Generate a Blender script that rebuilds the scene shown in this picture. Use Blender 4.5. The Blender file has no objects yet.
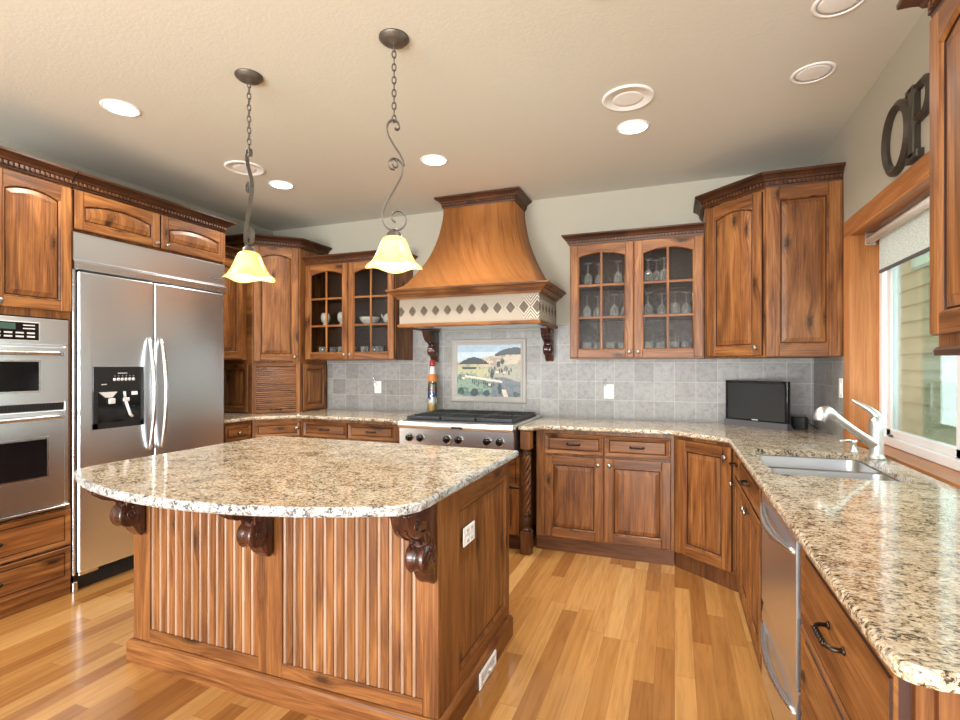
import bpy, math, random
from mathutils import Vector, Matrix
from mathutils.geometry import tessellate_polygon
R = math.radians
PI = math.pi
rnd = random.Random(7)
scene = bpy.context.scene
col = scene.collection

# ------------------------------------------------------------------ camera, world, light, exposure
cam_d = bpy.data.cameras.new('camera')
cam = bpy.data.objects.new('camera', cam_d)
col.objects.link(cam)
cam.location = (0, 0, 1.35)
cam.rotation_euler = (R(90), 0, 0.3635)
cam_d.sensor_width = 36
cam_d.lens = 511.8 / 960 * 36
cam_d.shift_y = 6.5 / 960
cam_d.clip_start = 0.02
scene.camera = cam

world = bpy.data.worlds.new('world')
scene.world = world
world.use_nodes = True
wb = world.node_tree.nodes['Background']
wb.inputs['Color'].default_value = (0.86, 0.93, 1.0, 1)
wb.inputs['Strength'].default_value = 4.0

scene.view_settings.view_transform = 'Standard'
scene.view_settings.look = 'None'
scene.view_settings.gamma = 1
scene.view_settings.use_curve_mapping = False
scene.view_settings.exposure = -0.10
scene.cycles.max_bounces = 8
scene.cycles.diffuse_bounces = 4
scene.cycles.glossy_bounces = 4
scene.cycles.transparent_max_bounces = 12
scene.cycles.sample_clamp_indirect = 6
scene.cycles.use_denoising = True
scene.cycles.caustics_reflective = False
scene.cycles.caustics_refractive = False


def area_light(name, loc, rot, sx, sy, power, color):
    d = bpy.data.lights.new(name, 'AREA')
    d.shape = 'RECTANGLE'
    d.size, d.size_y = sx, sy
    d.energy = power
    d.color = color
    o = bpy.data.objects.new(name, d)
    o.location = loc
    o.rotation_euler = rot
    col.objects.link(o)
    return o


# daylight through the big windows of the room behind the camera and through the kitchen window
area_light('daylight_rear_left', (-2.55, -3.62, 1.45), (R(-90), 0, R(180)), 2.2, 2.1, 150, (0.86, 0.93, 1.0))
area_light('daylight_rear_right', (0.45, -3.62, 1.45), (R(-90), 0, R(180)), 2.2, 2.1, 150, (0.86, 0.93, 1.0))
area_light('daylight_side', (1.30, 2.58, 1.55), (0, R(90), 0), 1.0, 1.6, 30, (0.90, 0.95, 1.0))
# added fill lights without a real source, tilted up to brighten the ceiling
area_light('ceiling_fill_left', (-2.55, -3.55, 0.75), (R(116), 0, 0), 2.1, 0.9, 165, (0.98, 0.97, 0.92))
area_light('ceiling_fill_right', (0.15, -3.55, 0.75), (R(116), 0, 0), 1.5, 0.9, 165, (0.98, 0.97, 0.92))
LAMP = 36          # watts of each recessed lamp
LAMPCOL = (1.0, 0.96, 0.89)

# ------------------------------------------------------------------ materials
MATS = {}


class NT:
    def __init__(s, name):
        s.m = bpy.data.materials.new(name)
        s.m.use_nodes = True
        s.t = s.m.node_tree
        s.b = s.t.nodes['Principled BSDF']
        s.out = s.t.nodes['Material Output']
        MATS[name] = s.m

    def n(s, typ, ins=None, **props):
        nd = s.t.nodes.new('ShaderNode' + typ)
        for k, v in props.items():
            setattr(nd, k, v)
        for k, v in (ins or {}).items():
            s.set(nd.inputs[k], v)
        return nd

    def set(s, sock, v):
        if isinstance(v, bpy.types.NodeSocket):
            s.t.links.new(v, sock)
        else:
            sock.default_value = v

    def math(s, op, a, b=0.0, c=0.0):
        nd = s.n('Math', {0: a, 1: b, 2: c}, operation=op)
        return nd.outputs[0]

    def mix(s, f, a, b, mode='MIX'):
        nd = s.n('Mix', data_type='RGBA', blend_type=mode)
        s.set(nd.inputs[0], f)
        s.set(nd.inputs[6], a)
        s.set(nd.inputs[7], b)
        return nd.outputs[2]

    def ramp(s, fac, stops, interp='LINEAR'):
        nd = s.n('ValToRGB', {0: fac})
        cr = nd.color_ramp
        cr.interpolation = interp
        while len(cr.elements) < len(stops):
            cr.elements.new(0.5)
        for e, (p, c) in zip(cr.elements, stops):
            e.position = p
            e.color = (c[0], c[1], c[2], 1) if not isinstance(c, (int, float)) else (c, c, c, 1)
        return nd.outputs[0]

    def gco(s):
        return s.n('Attribute', attribute_name='gco').outputs['Vector']

    def mapped(s, vec, scale):
        return s.n('Mapping', {'Vector': vec, 'Scale': scale}).outputs[0]

    def noise(s, vec, scale, detail=3.0, rough=0.55, dist=0.0):
        return s.n('TexNoise', {'Vector': vec, 'Scale': scale, 'Detail': detail, 'Roughness': rough, 'Distortion': dist}).outputs[0]

    def bump(s, h, strength, dist):
        nd = s.n('Bump', {'Height': h, 'Strength': strength, 'Distance': dist})
        s.set(s.b.inputs['Normal'], nd.outputs[0])

    def p(s, **kw):
        names = dict(color='Base Color', rough='Roughness', metal='Metallic', coat='Coat Weight', coatr='Coat Roughness', spec='Specular IOR Level',
                     emis='Emission Color', emis_s='Emission Strength', trans='Transmission Weight', ior='IOR', sub='Subsurface Weight', alpha='Alpha')
        for k, v in kw.items():
            if k in ('color', 'emis') and isinstance(v, tuple):
                v = (v[0], v[1], v[2], 1)
            s.set(s.b.inputs[names[k]], v)
        return s.m


def srgb(r, g, b):
    f = lambda c: ((c / 255 + 0.055) / 1.055) ** 2.4 if c > 10 else c / 255 / 12.92
    return (f(r), f(g), f(b))


def plain(name, c, rough=0.5, metal=0.0, **kw):
    return NT(name).p(color=c, rough=rough, metal=metal, **kw)


def wood(name, dark, mid, light, rough=0.42, knots=1.0, coat=0.05, boards=1.0):
    s = NT(name)
    g0 = s.gco()
    sp = s.n('SeparateXYZ', {0: g0})
    along, across = sp.outputs[0], s.math('ADD', sp.outputs[1], sp.outputs[2])
    g = s.n('CombineXYZ', {0: along, 1: across, 2: 0.0}).outputs[0]
    v = s.n('TexVoronoi', {'Vector': s.mapped(g, (2.6, 6.5, 1)), 'Scale': 1.0, 'Randomness': 1.0}, voronoi_dimensions='2D')
    kd = v.outputs['Distance']
    pick = s.math('GREATER_THAN', s.n('SeparateColor', {0: v.outputs['Color']}).outputs[0], 0.58)
    # the grain flows around the knots
    near = s.math('MULTIPLY', pick, s.math('POWER', s.math('MAXIMUM', s.math('SUBTRACT', 0.5, kd), 0.0), 2.0))
    gw = s.n('CombineXYZ', {0: along, 1: s.math('ADD', across, s.math('MULTIPLY', near, 0.16 if knots else 0.0)), 2: 0.0}).outputs[0]
    fib = s.noise(s.mapped(gw, (1.6, 60, 1)), 2.0, 6, 0.68, 0.5)
    broad = s.noise(s.mapped(gw, (1.0, 8, 1)), 1.7, 3, 0.55, 1.2)
    f = s.math('ADD', s.math('MULTIPLY', fib, 0.55), s.math('MULTIPLY', broad, 0.62))
    c = s.ramp(f, [(0.40, dark), (0.565, mid), (0.74, light)])
    brd = s.n('TexWhiteNoise', {'W': s.math('FLOOR', s.math('DIVIDE', across, 0.085))}, noise_dimensions='1D').outputs[0]
    c = s.mix(boards, c, s.ramp(brd, [(0, (0.80, 0.78, 0.76)), (1, (1.12, 1.10, 1.07))]), 'MULTIPLY')
    if knots:
        wob = s.math('ADD', kd, s.math('MULTIPLY', s.math('SUBTRACT', s.noise(g, 45, 2), 0.5), 0.14))
        k = s.math('MULTIPLY', pick, s.ramp(wob, [(0.05, 1.0), (0.085, 0.6), (0.20, 0.0)]))
        c = s.mix(s.math('MULTIPLY', k, 0.85 * knots), c, (dark[0] * 0.30, dark[1] * 0.26, dark[2] * 0.26, 1))
    s.bump(fib, 0.05, 0.004)
    return s.p(color=c, rough=rough, coat=coat, coatr=0.2, spec=0.35)


wood('alder', srgb(66, 36, 17), srgb(120, 74, 38), srgb(156, 106, 60))
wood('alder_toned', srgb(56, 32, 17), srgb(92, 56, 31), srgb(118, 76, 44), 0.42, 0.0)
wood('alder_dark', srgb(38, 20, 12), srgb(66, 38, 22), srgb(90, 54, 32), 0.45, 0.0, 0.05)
wood('mahogany', srgb(34, 17, 13), srgb(60, 31, 23), srgb(86, 48, 36), 0.24, 0.0, 0.6)
wood('hood_wood', srgb(118, 70, 35), srgb(150, 95, 49), srgb(166, 110, 60), 0.45, 0.0, 0.05, 0.0)
wood('trim_wood', srgb(146, 90, 48), srgb(178, 116, 66), srgb(198, 138, 84), 0.35, 0.0)
wood('bead_wood_glare', srgb(134, 102, 80), srgb(158, 127, 105), srgb(176, 147, 127), 0.25, 0.0, 0.5)  # lighter wood: the glare along the beads is put into the colour
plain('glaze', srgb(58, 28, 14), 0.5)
plain('shadow_gap', (0.012, 0.01, 0.009), 0.8)


def granite(name, stops=None, rough=0.09):
    s = NT(name)
    g = s.gco()
    a = s.noise(s.mapped(g, (1.0, 1.55, 1.0)), 80, 6, 0.68, 0.9)
    b = s.noise(g, 11, 3, 0.5, 0.5)
    f = s.math('ADD', a, s.math('MULTIPLY', s.math('SUBTRACT', b, 0.5), 0.22))
    c = s.ramp(f, stops or [(0.36, (0.020, 0.018, 0.018)), (0.42, (0.09, 0.065, 0.048)), (0.455, (0.36, 0.27, 0.17)), (0.51, (0.55, 0.44, 0.30)), (0.59, (0.66, 0.58, 0.46)), (0.67, (0.76, 0.74, 0.70))])
    v = s.n('TexVoronoi', {'Vector': s.mapped(g, (1, 1.3, 1)), 'Scale': 85.0})
    m = s.math('MULTIPLY', s.ramp(v.outputs['Distance'], [(0.16, 1.0), (0.30, 0.0)]), s.ramp(s.noise(g, 40, 2), [(0.52, 0.0), (0.60, 1.0)]))
    c = s.mix(m, c, (0.035, 0.03, 0.03, 1))
    g2 = s.ramp(s.noise(g, 30, 3, 0.6), [(0.58, 0.0), (0.68, 1.0)])
    c = s.mix(s.math('MULTIPLY', g2, 0.6), c, (0.58, 0.57, 0.55, 1))
    return s.p(color=c, rough=rough, spec=0.6)


granite('granite')
granite('granite_edge_daylit', [(0.38, (0.02, 0.02, 0.024)), (0.435, (0.12, 0.12, 0.13)), (0.475, (0.34, 0.34, 0.33)), (0.54, (0.48, 0.48, 0.47)), (0.62, (0.58, 0.60, 0.62)), (0.70, (0.66, 0.68, 0.71))], 0.35)  # paler granite for the island edge, with the cool daylight painted into it


def floor_mat():
    s = NT('maple_floor')
    g = s.gco()
    sep = s.n('SeparateXYZ', {0: g})
    x, y = sep.outputs[0], sep.outputs[1]
    W = 0.083
    rx = s.math('DIVIDE', x, W)
    row = s.math('FLOOR', rx)
    ro = s.n('TexWhiteNoise', {'W': row}, noise_dimensions='1D').outputs[0]
    ry = s.math('DIVIDE', s.math('ADD', y, s.math('MULTIPLY', ro, 7.3)), 0.95)
    cl = s.math('FLOOR', ry)
    cmb = s.n('CombineXYZ', {0: row, 1: cl})
    wn = s.n('TexWhiteNoise', {'Vector': cmb.outputs[0]}, noise_dimensions='3D')
    c = s.ramp(wn.outputs[0], [(0.0, srgb(148, 97, 50)), (0.25, srgb(174, 123, 67)), (0.6, srgb(190, 139, 80)), (1.0, srgb(206, 160, 100))])
    off = s.n('VectorMath', {0: g, 1: s.n('VectorMath', {0: wn.outputs['Color'], 1: (9, 9, 9)}, operation='MULTIPLY').outputs[0]}, operation='ADD').outputs[0]
    fib = s.noise(s.mapped(off, (22, 1.3, 1)), 2.0, 4, 0.6, 0.8)
    c = s.mix(0.55, c, s.ramp(fib, [(0.3, (0.62, 0.55, 0.48)), (0.55, (1, 1, 1)), (0.75, (1.18, 1.15, 1.1))]), 'MULTIPLY')
    fx = s.math('ABSOLUTE', s.math('SUBTRACT', s.math('FRACT', rx), 0.5))
    fy = s.math('ABSOLUTE', s.math('SUBTRACT', s.math('FRACT', ry), 0.5))
    seam = s.math('MAXIMUM', s.math('GREATER_THAN', fx, 0.488), s.math('GREATER_THAN', fy, 0.4985))
    c = s.mix(s.math('MULTIPLY', seam, 0.45), c, (0.16, 0.085, 0.035, 1))
    s.bump(seam, -0.25, 0.002)
    return s.p(color=c, rough=0.20, coat=0.3, coatr=0.12)


floor_mat()


def paint(name, c, amt=0.05):
    s = NT(name)
    tc = s.n('TexCoord').outputs['Object']
    s.bump(s.noise(tc, 70, 3), amt, 0.01)
    return s.p(color=c, rough=0.85, spec=0.2)


paint('ceiling_paint', srgb(216, 214, 204), 0.10)
paint('wall_paint', srgb(180, 175, 160), 0.08)
paint('outside_paint', srgb(150, 135, 110))


def tile_mat():
    s = NT('stone_tile')
    g = s.gco()
    T = 0.1535
    sep = s.n('SeparateXYZ', {0: g})
    u, v = s.math('DIVIDE', sep.outputs[0], T), s.math('DIVIDE', s.math('SUBTRACT', sep.outputs[1], 0.92), T)
    cell = s.n('CombineXYZ', {0: s.math('FLOOR', u), 1: s.math('FLOOR', v)}).outputs[0]
    wn = s.n('TexWhiteNoise', {'Vector': cell}, noise_dimensions='3D')
    c = s.ramp(wn.outputs[0], [(0, srgb(140, 138, 135)), (0.5, srgb(149, 147, 145)), (1, srgb(158, 157, 155))])
    n = s.noise(g, 26, 5, 0.65, 0.6)
    c = s.mix(0.8, c, s.ramp(n, [(0.3, (0.66, 0.64, 0.62)), (0.5, (0.98, 0.98, 0.98)), (0.7, (1.14, 1.14, 1.15))]), 'MULTIPLY')
    fu = s.math('ABSOLUTE', s.math('SUBTRACT', s.math('FRACT', u), 0.5))
    fv = s.math('ABSOLUTE', s.math('SUBTRACT', s.math('FRACT', v), 0.5))
    gr = s.math('GREATER_THAN', s.math('MAXIMUM', fu, fv), 0.487)
    c = s.mix(gr, c, srgb(176, 174, 170) + (1,))
    s.bump(gr, -0.4, 0.003)
    return s.p(color=c, rough=0.42)


tile_mat()


def band_mat():
    s = NT('diamond_mosaic')
    g = s.gco()
    sep = s.n('SeparateXYZ', {0: g})
    T = 0.105
    u = s.math('DIVIDE', sep.outputs[0], T)
    v = s.math('DIVIDE', s.math('SUBTRACT', sep.outputs[1], 1.8), T)
    du = s.math('ABSOLUTE', s.math('SUBTRACT', s.math('FRACT', u), 0.5))
    dv = s.math('ABSOLUTE', v)
    d = s.math('ADD', du, s.math('MULTIPLY', dv, 0.8))
    dia = s.math('LESS_THAN', d, 0.34)
    ring = s.math('MULTIPLY', s.math('GREATER_THAN', d, 0.34), s.math('LESS_THAN', s.math('FRACT', s.math('MULTIPLY', d, 5.0)), 0.42))
    n = s.noise(g, 70, 4, 0.7)
    c = s.ramp(n, [(0.3, srgb(84, 70, 57)), (0.5, srgb(114, 99, 83)), (0.7, srgb(138, 124, 107))])
    c = s.mix(dia, c, s.mix(1.0, c, (0.50, 0.45, 0.40, 1), 'MULTIPLY'))
    c = s.mix(ring, c, srgb(190, 180, 165) + (1,))
    edge = s.math('GREATER_THAN', dv, 0.82)
    c = s.mix(edge, c, s.ramp(s.noise(g, 110, 3), [(0.4, srgb(126, 110, 94)), (0.6, srgb(164, 150, 130))]))
    s.bump(s.math('SUBTRACT', d, s.math('MULTIPLY', ring, 0.3)), 0.3, 0.006)
    return s.p(color=c, rough=0.5)


band_mat()


def steel(name, c, rough):
    s = NT(name)
    g = s.gco()
    n = s.noise(s.mapped(g, (2, 300, 300)), 3, 2)
    return s.p(color=c, metal=1.0, rough=s.math('ADD', rough - 0.01, s.math("MULTIPLY", n, 0.02)))


steel('steel', (0.84, 0.89, 0.95), 0.28)
steel('steel_polished', (0.72, 0.73, 0.75), 0.27)
steel('sink_steel', (0.46, 0.47, 0.48), 0.33)
plain('nickel', (0.66, 0.66, 0.65), 0.36, 1.0)
plain('knob_metal', (0.34, 0.32, 0.29), 0.34, 0.95)
plain('bronze', (0.055, 0.042, 0.035), 0.32, 0.9)
plain('pewter', (0.15, 0.135, 0.12), 0.42, 0.7)
plain('letter_metal', (0.10, 0.088, 0.075), 0.34, 0.75)
plain('black_plastic', (0.012, 0.012, 0.013), 0.32)
plain('black_gloss', (0.006, 0.006, 0.007), 0.08)
plain('dark_screen', (0.030, 0.031, 0.033), 0.22)
plain('grey_plastic', (0.10, 0.10, 0.11), 0.45)
plain('cast_iron', (0.016, 0.018, 0.022), 0.45)
plain('white_plastic', (0.86, 0.86, 0.85), 0.4)
plain('white_vinyl', (0.82, 0.83, 0.84), 0.3)
plain('speaker_cloth', (0.90, 0.90, 0.89), 0.9)
plain('legend_ink', (0.62, 0.62, 0.62), 0.5)
plain('lcd', (0.05, 0.10, 0.085), 0.2)
plain('frame_stone', srgb(178, 172, 166), 0.55)
plain('porcelain', (0.74, 0.74, 0.70), 0.2)
plain('red_wax', (0.35, 0.02, 0.02), 0.35)
plain('orange_label', (0.62, 0.20, 0.05), 0.55)
plain('shelf_dark', srgb(84, 60, 44), 0.5)


def glass_mat(name, tint, transp, rough, bump=0.0, bscale=60.0, refl=0.8):
    s = NT(name)
    tr = s.n('BsdfTransparent', {'Color': tint + (1,)})
    gl = s.n('BsdfGlossy', {'Color': (1, 1, 1, 1), 'Roughness': rough})
    fr = s.n('Fresnel', {'IOR': 1.5})
    if bump:
        tc = s.n('TexCoord').outputs['Object']
        b = s.n('Bump', {'Height': s.noise(tc, bscale, 2), 'Strength': bump, 'Distance': 0.01})
        s.set(gl.inputs['Normal'], b.outputs[0])
    f = s.math('MINIMUM', s.math('ADD', s.math('MULTIPLY', fr.outputs[0], refl), 1 - transp), 0.9)
    mx = s.n('MixShader', {0: f, 1: tr.outputs[0], 2: gl.outputs[0]})
    s.set(s.out.inputs[0], mx.outputs[0])
    return s.m


glass_mat('rain_glass', (0.80, 0.79, 0.77), 0.998, 0.06, 0.25, 90.0, 0.12)
glass_mat('clear_glass', (0.90, 0.93, 0.93), 0.98, 0.03)
glass_mat('window_glass', (0.80, 0.93, 0.90), 0.97, 0.02)


def crystal():
    s = NT('crystal')
    tr = s.n('BsdfTransparent', {'Color': (0.93, 0.95, 0.95, 1)})
    gl = s.n('BsdfGlossy', {'Color': (1, 1, 1, 1), 'Roughness': 0.06})
    lw = s.n('LayerWeight', {'Blend': 0.45})
    f = s.math('ADD', s.math('MULTIPLY', lw.outputs['Facing'], 1.0), 0.10)
    s.set(s.out.inputs[0], s.n('MixShader', {0: f, 1: tr.outputs[0], 2: s.n('MixShader', {0: 0.55, 1: gl.outputs[0], 2: s.n('BsdfDiffuse', {'Color': (0.95, 0.96, 0.97, 1)}).outputs[0]}).outputs[0]}).outputs[0])


crystal()


def emit(name, c, strength):
    return NT(name).p(color=(0, 0, 0), emis=c, emis_s=strength)


emit('lamp_lens', (1.0, 0.93, 0.80), 9.0)
emit('bulb', (1.0, 0.86, 0.55), 7.0)


def shade_mat():
    s = NT('amber_glass')
    tc = s.n('TexCoord').outputs['Object']
    n = s.noise(tc, 14, 3)
    c = s.ramp(n, [(0.35, (0.86, 0.60, 0.17)), (0.65, (0.90, 0.72, 0.30))])
    return s.p(color=c, rough=0.25, emis=c, emis_s=0.62)


shade_mat()


def cloth():
    s = NT('linen_shade')
    tc = s.n('TexCoord').outputs['Object']
    n = s.noise(s.mapped(tc, (1, 6, 40)), 9, 3)
    c = s.ramp(n, [(0.4, (0.62, 0.61, 0.58)), (0.6, (0.84, 0.83, 0.80))])
    d = s.n('BsdfDiffuse', {'Color': c})
    t = s.n('BsdfTranslucent', {'Color': c})
    s.set(s.out.inputs[0], s.n('MixShader', {0: 0.45, 1: d.outputs[0], 2: t.outputs[0]}).outputs[0])


cloth()


def vcol(name, rough=0.5):
    s = NT(name)
    c = s.n('Attribute', attribute_name='paint').outputs['Color']
    return s.p(color=c, rough=rough)


vcol('mural_paint', 0.42)


def pasta():
    s = NT('layered_pasta')
    tc = s.n('TexCoord').outputs['Object']
    n = s.n('TexVoronoi', {'Vector': tc, 'Scale': 55.0}).outputs['Color']
    sep = s.n('SeparateXYZ', {0: tc})
    h = s.n('SeparateColor', {0: n}).outputs[0]
    z = s.math('ADD', s.math('MULTIPLY', sep.outputs[2], 3.6), s.math('MULTIPLY', h, 0.10))
    c = s.ramp(z, [(0.0, srgb(150, 90, 40)), (0.12, srgb(226, 186, 110)), (0.33, srgb(232, 226, 214)), (0.52, srgb(70, 84, 140)), (0.68, srgb(120, 60, 50)), (0.85, srgb(80, 100, 70)), (1.0, srgb(160, 60, 40))], 'CONSTANT')
    return s.p(color=c, rough=0.12)


pasta()


def siding():
    s = NT('tan_siding')
    tc = s.n('TexCoord').outputs['Object']
    n = s.noise(s.mapped(tc, (2, 2, 40)), 3, 3)
    return s.p(color=s.ramp(n, [(0.3, srgb(176, 152, 112)), (0.7, srgb(196, 174, 134))]), rough=0.7)


siding()
plain('lawn', (0.09, 0.14, 0.05), 0.9)

# ------------------------------------------------------------------ mesh builder
AX = {'x': 0, 'y': 1, 'z': 2}


def inset(loop, d):
    """Inset a counter-clockwise closed 2-D loop by d."""
    n = len(loop)
    out = []
    for i in range(n):
        p0, p1, p2 = loop[i - 1], loop[i], loop[(i + 1) % n]
        e1 = (p1[0] - p0[0], p1[1] - p0[1])
        e2 = (p2[0] - p1[0], p2[1] - p1[1])
        l1, l2 = math.hypot(*e1) or 1e-9, math.hypot(*e2) or 1e-9
        n1 = (-e1[1] / l1, e1[0] / l1)
        n2 = (-e2[1] / l2, e2[0] / l2)
        k = max(0.25, 1 + n1[0] * n2[0] + n1[1] * n2[1])
        out.append((p1[0] + d * (n1[0] + n2[0]) / k, p1[1] + d * (n1[1] + n2[1]) / k))
    return out


def rounded(pts, rad, seg=6):
    """Round the corners of a closed loop; rad is one radius or one per point."""
    n = len(pts)
    out = []
    for i in range(n):
        r = rad[i] if isinstance(rad, (list, tuple)) else rad
        p = Vector(pts[i])
        if r <= 0:
            out.append(tuple(p))
            continue
        a, b = (Vector(pts[i - 1]) - p), (Vector(pts[(i + 1) % n]) - p)
        la, lb = a.length, b.length
        a.normalize(), b.normalize()
        ang = math.acos(max(-1, min(1, a.dot(b))))
        t = min(r / max(1e-6, math.tan(ang / 2)), la * 0.49, lb * 0.49)
        A, B = p + a * t, p + b * t
        for k in range(seg + 1):
            u = k / seg
            q = A * (1 - u) ** 2 + p * 2 * u * (1 - u) + B * u * u
            out.append(tuple(q))
    return out


def resample(loop, step):
    out = []
    n = len(loop)
    for i in range(n):
        a, b = Vector(loop[i]), Vector(loop[(i + 1) % n])
        L = (b - a).length
        k = max(1, int(L / step))
        for j in range(k):
            out.append(tuple(a.lerp(b, j / k)))
    return out


def catmull(pts, per=6):
    P = [Vector(p) for p in pts]
    P = [P[0] * 2 - P[1]] + P + [P[-1] * 2 - P[-2]]
    out = []
    for i in range(1, len(P) - 2):
        for k in range(per):
            t = k / per
            a, b, c, d = P[i - 1], P[i], P[i + 1], P[i + 2]
            out.append(0.5 * (2 * b + (c - a) * t + (2 * a - 5 * b + 4 * c - d) * t * t + (3 * b - a - 3 * c + d) * t ** 3))
    out.append(P[-2])
    return out


class MB:
    def __init__(s):
        s.v, s.g, s.f, s.fm, s.fs = [], [], [], [], []

    def add(s, verts, faces, mat=0, order='zxy', smooth=False, off=True):
        b = len(s.v)
        o = (rnd.uniform(0, 20), rnd.uniform(0, 20), rnd.uniform(0, 20)) if off else (0, 0, 0)
        ix = [AX[c] for c in order]
        for p in verts:
            s.v.append(tuple(p))
            s.g.append((p[ix[0]] + o[0], p[ix[1]] + o[1], p[ix[2]] + o[2]))
        for i, f in enumerate(faces):
            s.f.append([b + k for k in f])
            s.fm.append(mat[i] if isinstance(mat, list) else mat)
            s.fs.append(smooth)
        return s

    def box(s, x0, x1, y0, y1, z0, z1, order=None, mat=0, bev=0.0, off=True):
        if order is None:
            d = [(x1 - x0, 'x'), (y1 - y0, 'y'), (z1 - z0, 'z')]
            d.sort(reverse=True)
            order = ''.join(k for _, k in d)
        lo, hi = (x0, y0, z0), (x1, y1, z1)
        if bev <= 0:
            vs = [(hi[0] if i & 1 else lo[0], hi[1] if i & 2 else lo[1], hi[2] if i & 4 else lo[2]) for i in range(8)]
            fs = [(0, 2, 3, 1), (4, 5, 7, 6), (0, 1, 5, 4), (2, 6, 7, 3), (0, 4, 6, 2), (1, 3, 7, 5)]
            return s.add(vs, fs, mat, order, False, off)
        bev = min(bev, (x1 - x0) * 0.45, (y1 - y0) * 0.45, (z1 - z0) * 0.45)
        vs, idx = [], {}
        for i in range(8):
            c = [(hi if i >> a & 1 else lo)[a] for a in range(3)]
            for a in range(3):
                p = list(c)
                for q in range(3):
                    if q != a:
                        p[q] += -bev if i >> q & 1 else bev
                idx[i, a] = len(vs)
                vs.append(p)
        fs = []
        for a in range(3):
            b, c = (a + 1) % 3, (a + 2) % 3
            for side in (0, 1):
                q = [side << a | (j << b) | (k << c) for j, k in ((0, 0), (1, 0), (1, 1), (0, 1))]
                f = [idx[i, a] for i in q]
                fs.append(f if side else f[::-1])
            for j in (0, 1):
                for k in (0, 1):
                    i0 = j << b | k << c
                    i1 = i0 | 1 << a
                    f = [idx[i0, b], idx[i1, b], idx[i1, c], idx[i0, c]]
                    fs.append(f if (j ^ k) else f[::-1])
        for i in range(8):
            f = [idx[i, 0], idx[i, 1], idx[i, 2]]
            fs.append(f if bin(i).count('1') % 2 else f[::-1])
        return s.add(vs, fs, mat, order, False, off)

    def loft(s, rings, mat=0, order='zxy', closed=True, cap0=False, cap1=False, smooth=False, off=True, mats=None):
        n = len(rings[0])
        vs = [p for r in rings for p in r]
        fs, ms = [], []
        for i in range(len(rings) - 1):
            for j in range(n if closed else n - 1):
                k = (j + 1) % n
                fs.append((i * n + j, i * n + k, (i + 1) * n + k, (i + 1) * n + j))
                ms.append(mats[i] if mats else mat)
        if cap0:
            fs.append(tuple(range(n))[::-1])
            ms.append(mats[0] if mats else mat)
        if cap1:
            b = (len(rings) - 1) * n
            fs.append(tuple(range(b, b + n)))
            ms.append(mats[-1] if mats else mat)
        return s.add(vs, fs, ms, order, smooth, off)

    def prism(s, poly, z0, z1, order='zxy', mat=0):
        return s.loft([[(x, y, z0) for x, y in poly], [(x, y, z1) for x, y in poly]], mat, order, True, True, True)

    def lathe(s, prof, c=(0, 0, 0), n=20, axis='z', mat=0, smooth=True, mats=None, lobe=None):
        rings = []
        for r, h in prof:
            ring = []
            for k in range(n):
                a = 2 * PI * k / n
                p = (r * math.cos(a), r * math.sin(a), h)
                if axis == 'y':
                    p = (p[0], -p[2], p[1])
                elif axis == 'x':
                    p = (p[2], p[0], p[1])
                ring.append((p[0] + c[0], p[1] + c[1], p[2] + c[2]))
            rings.append(ring)
        return s.loft(rings, mat, 'zxy', True, prof[0][0] > 1e-5, prof[-1][0] > 1e-5, smooth, True, mats)

    def tube(s, pts, r, n=8, mat=0, cap=True, smooth=True):
        P = [Vector(p) for p in pts]
        rings, prev = [], None
        for i, p in enumerate(P):
            t = (P[min(i + 1, len(P) - 1)] - P[max(i - 1, 0)]).normalized()
            if prev is None:
                u = t.orthogonal().normalized()
            else:
                u = (prev - t * prev.dot(t)).normalized()
            prev = u
            w = t.cross(u)
            rr = r[i] if isinstance(r, (list, tuple)) else r
            rings.append([tuple(p + u * rr * math.cos(2 * PI * k / n) + w * rr * math.sin(2 * PI * k / n)) for k in range(n)])
        return s.loft(rings, mat, 'zxy', True, cap, cap, smooth)

    def strap(s, pts, w, th, mat=0):
        """Flat bar bent along a curve in the local XZ plane, w wide along Y."""
        P = [Vector(p) for p in pts]
        rings = []
        for i, p in enumerate(P):
            t = (P[min(i + 1, len(P) - 1)] - P[max(i - 1, 0)]).normalized()
            nrm = Vector((-t.z, 0, t.x))
            ww = w[i] if isinstance(w, list) else w
            rings.append([tuple(p + nrm * a * th / 2 + Vector((0, b * ww / 2, 0))) for a, b in ((1, -1), (1, 1), (-1, 1), (-1, -1))])
        return s.loft(rings, mat, 'zxy', True, True, True)

    def sweep(s, path, prof, z, mat=0, closed_prof=True):
        """Mitred moulding: prof = (outward offset, height); outward is right of the path."""
        rings = []
        n = len(path)
        for i, p in enumerate(path):
            ns = []
            for a, b in ((i - 1, i), (i, i + 1)):
                if a >= 0 and b < n:
                    d = Vector(path[b]) - Vector(path[a])
                    d.normalize()
                    ns.append(Vector((d.y, -d.x)))
            m = ns[0] if len(ns) == 1 else (ns[0] + ns[1]) / (1 + ns[0].dot(ns[1]))
            rings.append([(p[0] + m.x * o, p[1] + m.y * o, z + h) for o, h in prof])
        for i in range(n - 1):
            s.loft([rings[i], rings[i + 1]], mat, 'xyz' if abs(path[i + 1][0] - path[i][0]) > abs(path[i + 1][1] - path[i][1]) else 'yxz', True, True, True)
        return s

    def obox(s, c, dx, dy, hx, hy, z0, z1, mat=0):
        """Upright box about plan centre c with half sizes hx, hy along plan directions dx, dy."""
        q = [(c[0] + a * hx * dx[0] + b * hy * dy[0], c[1] + a * hx * dx[1] + b * hy * dy[1]) for a, b in ((-1, -1), (1, -1), (1, 1), (-1, 1))]
        return s.prism(q, z0, z1, 'xyz', mat)

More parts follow.
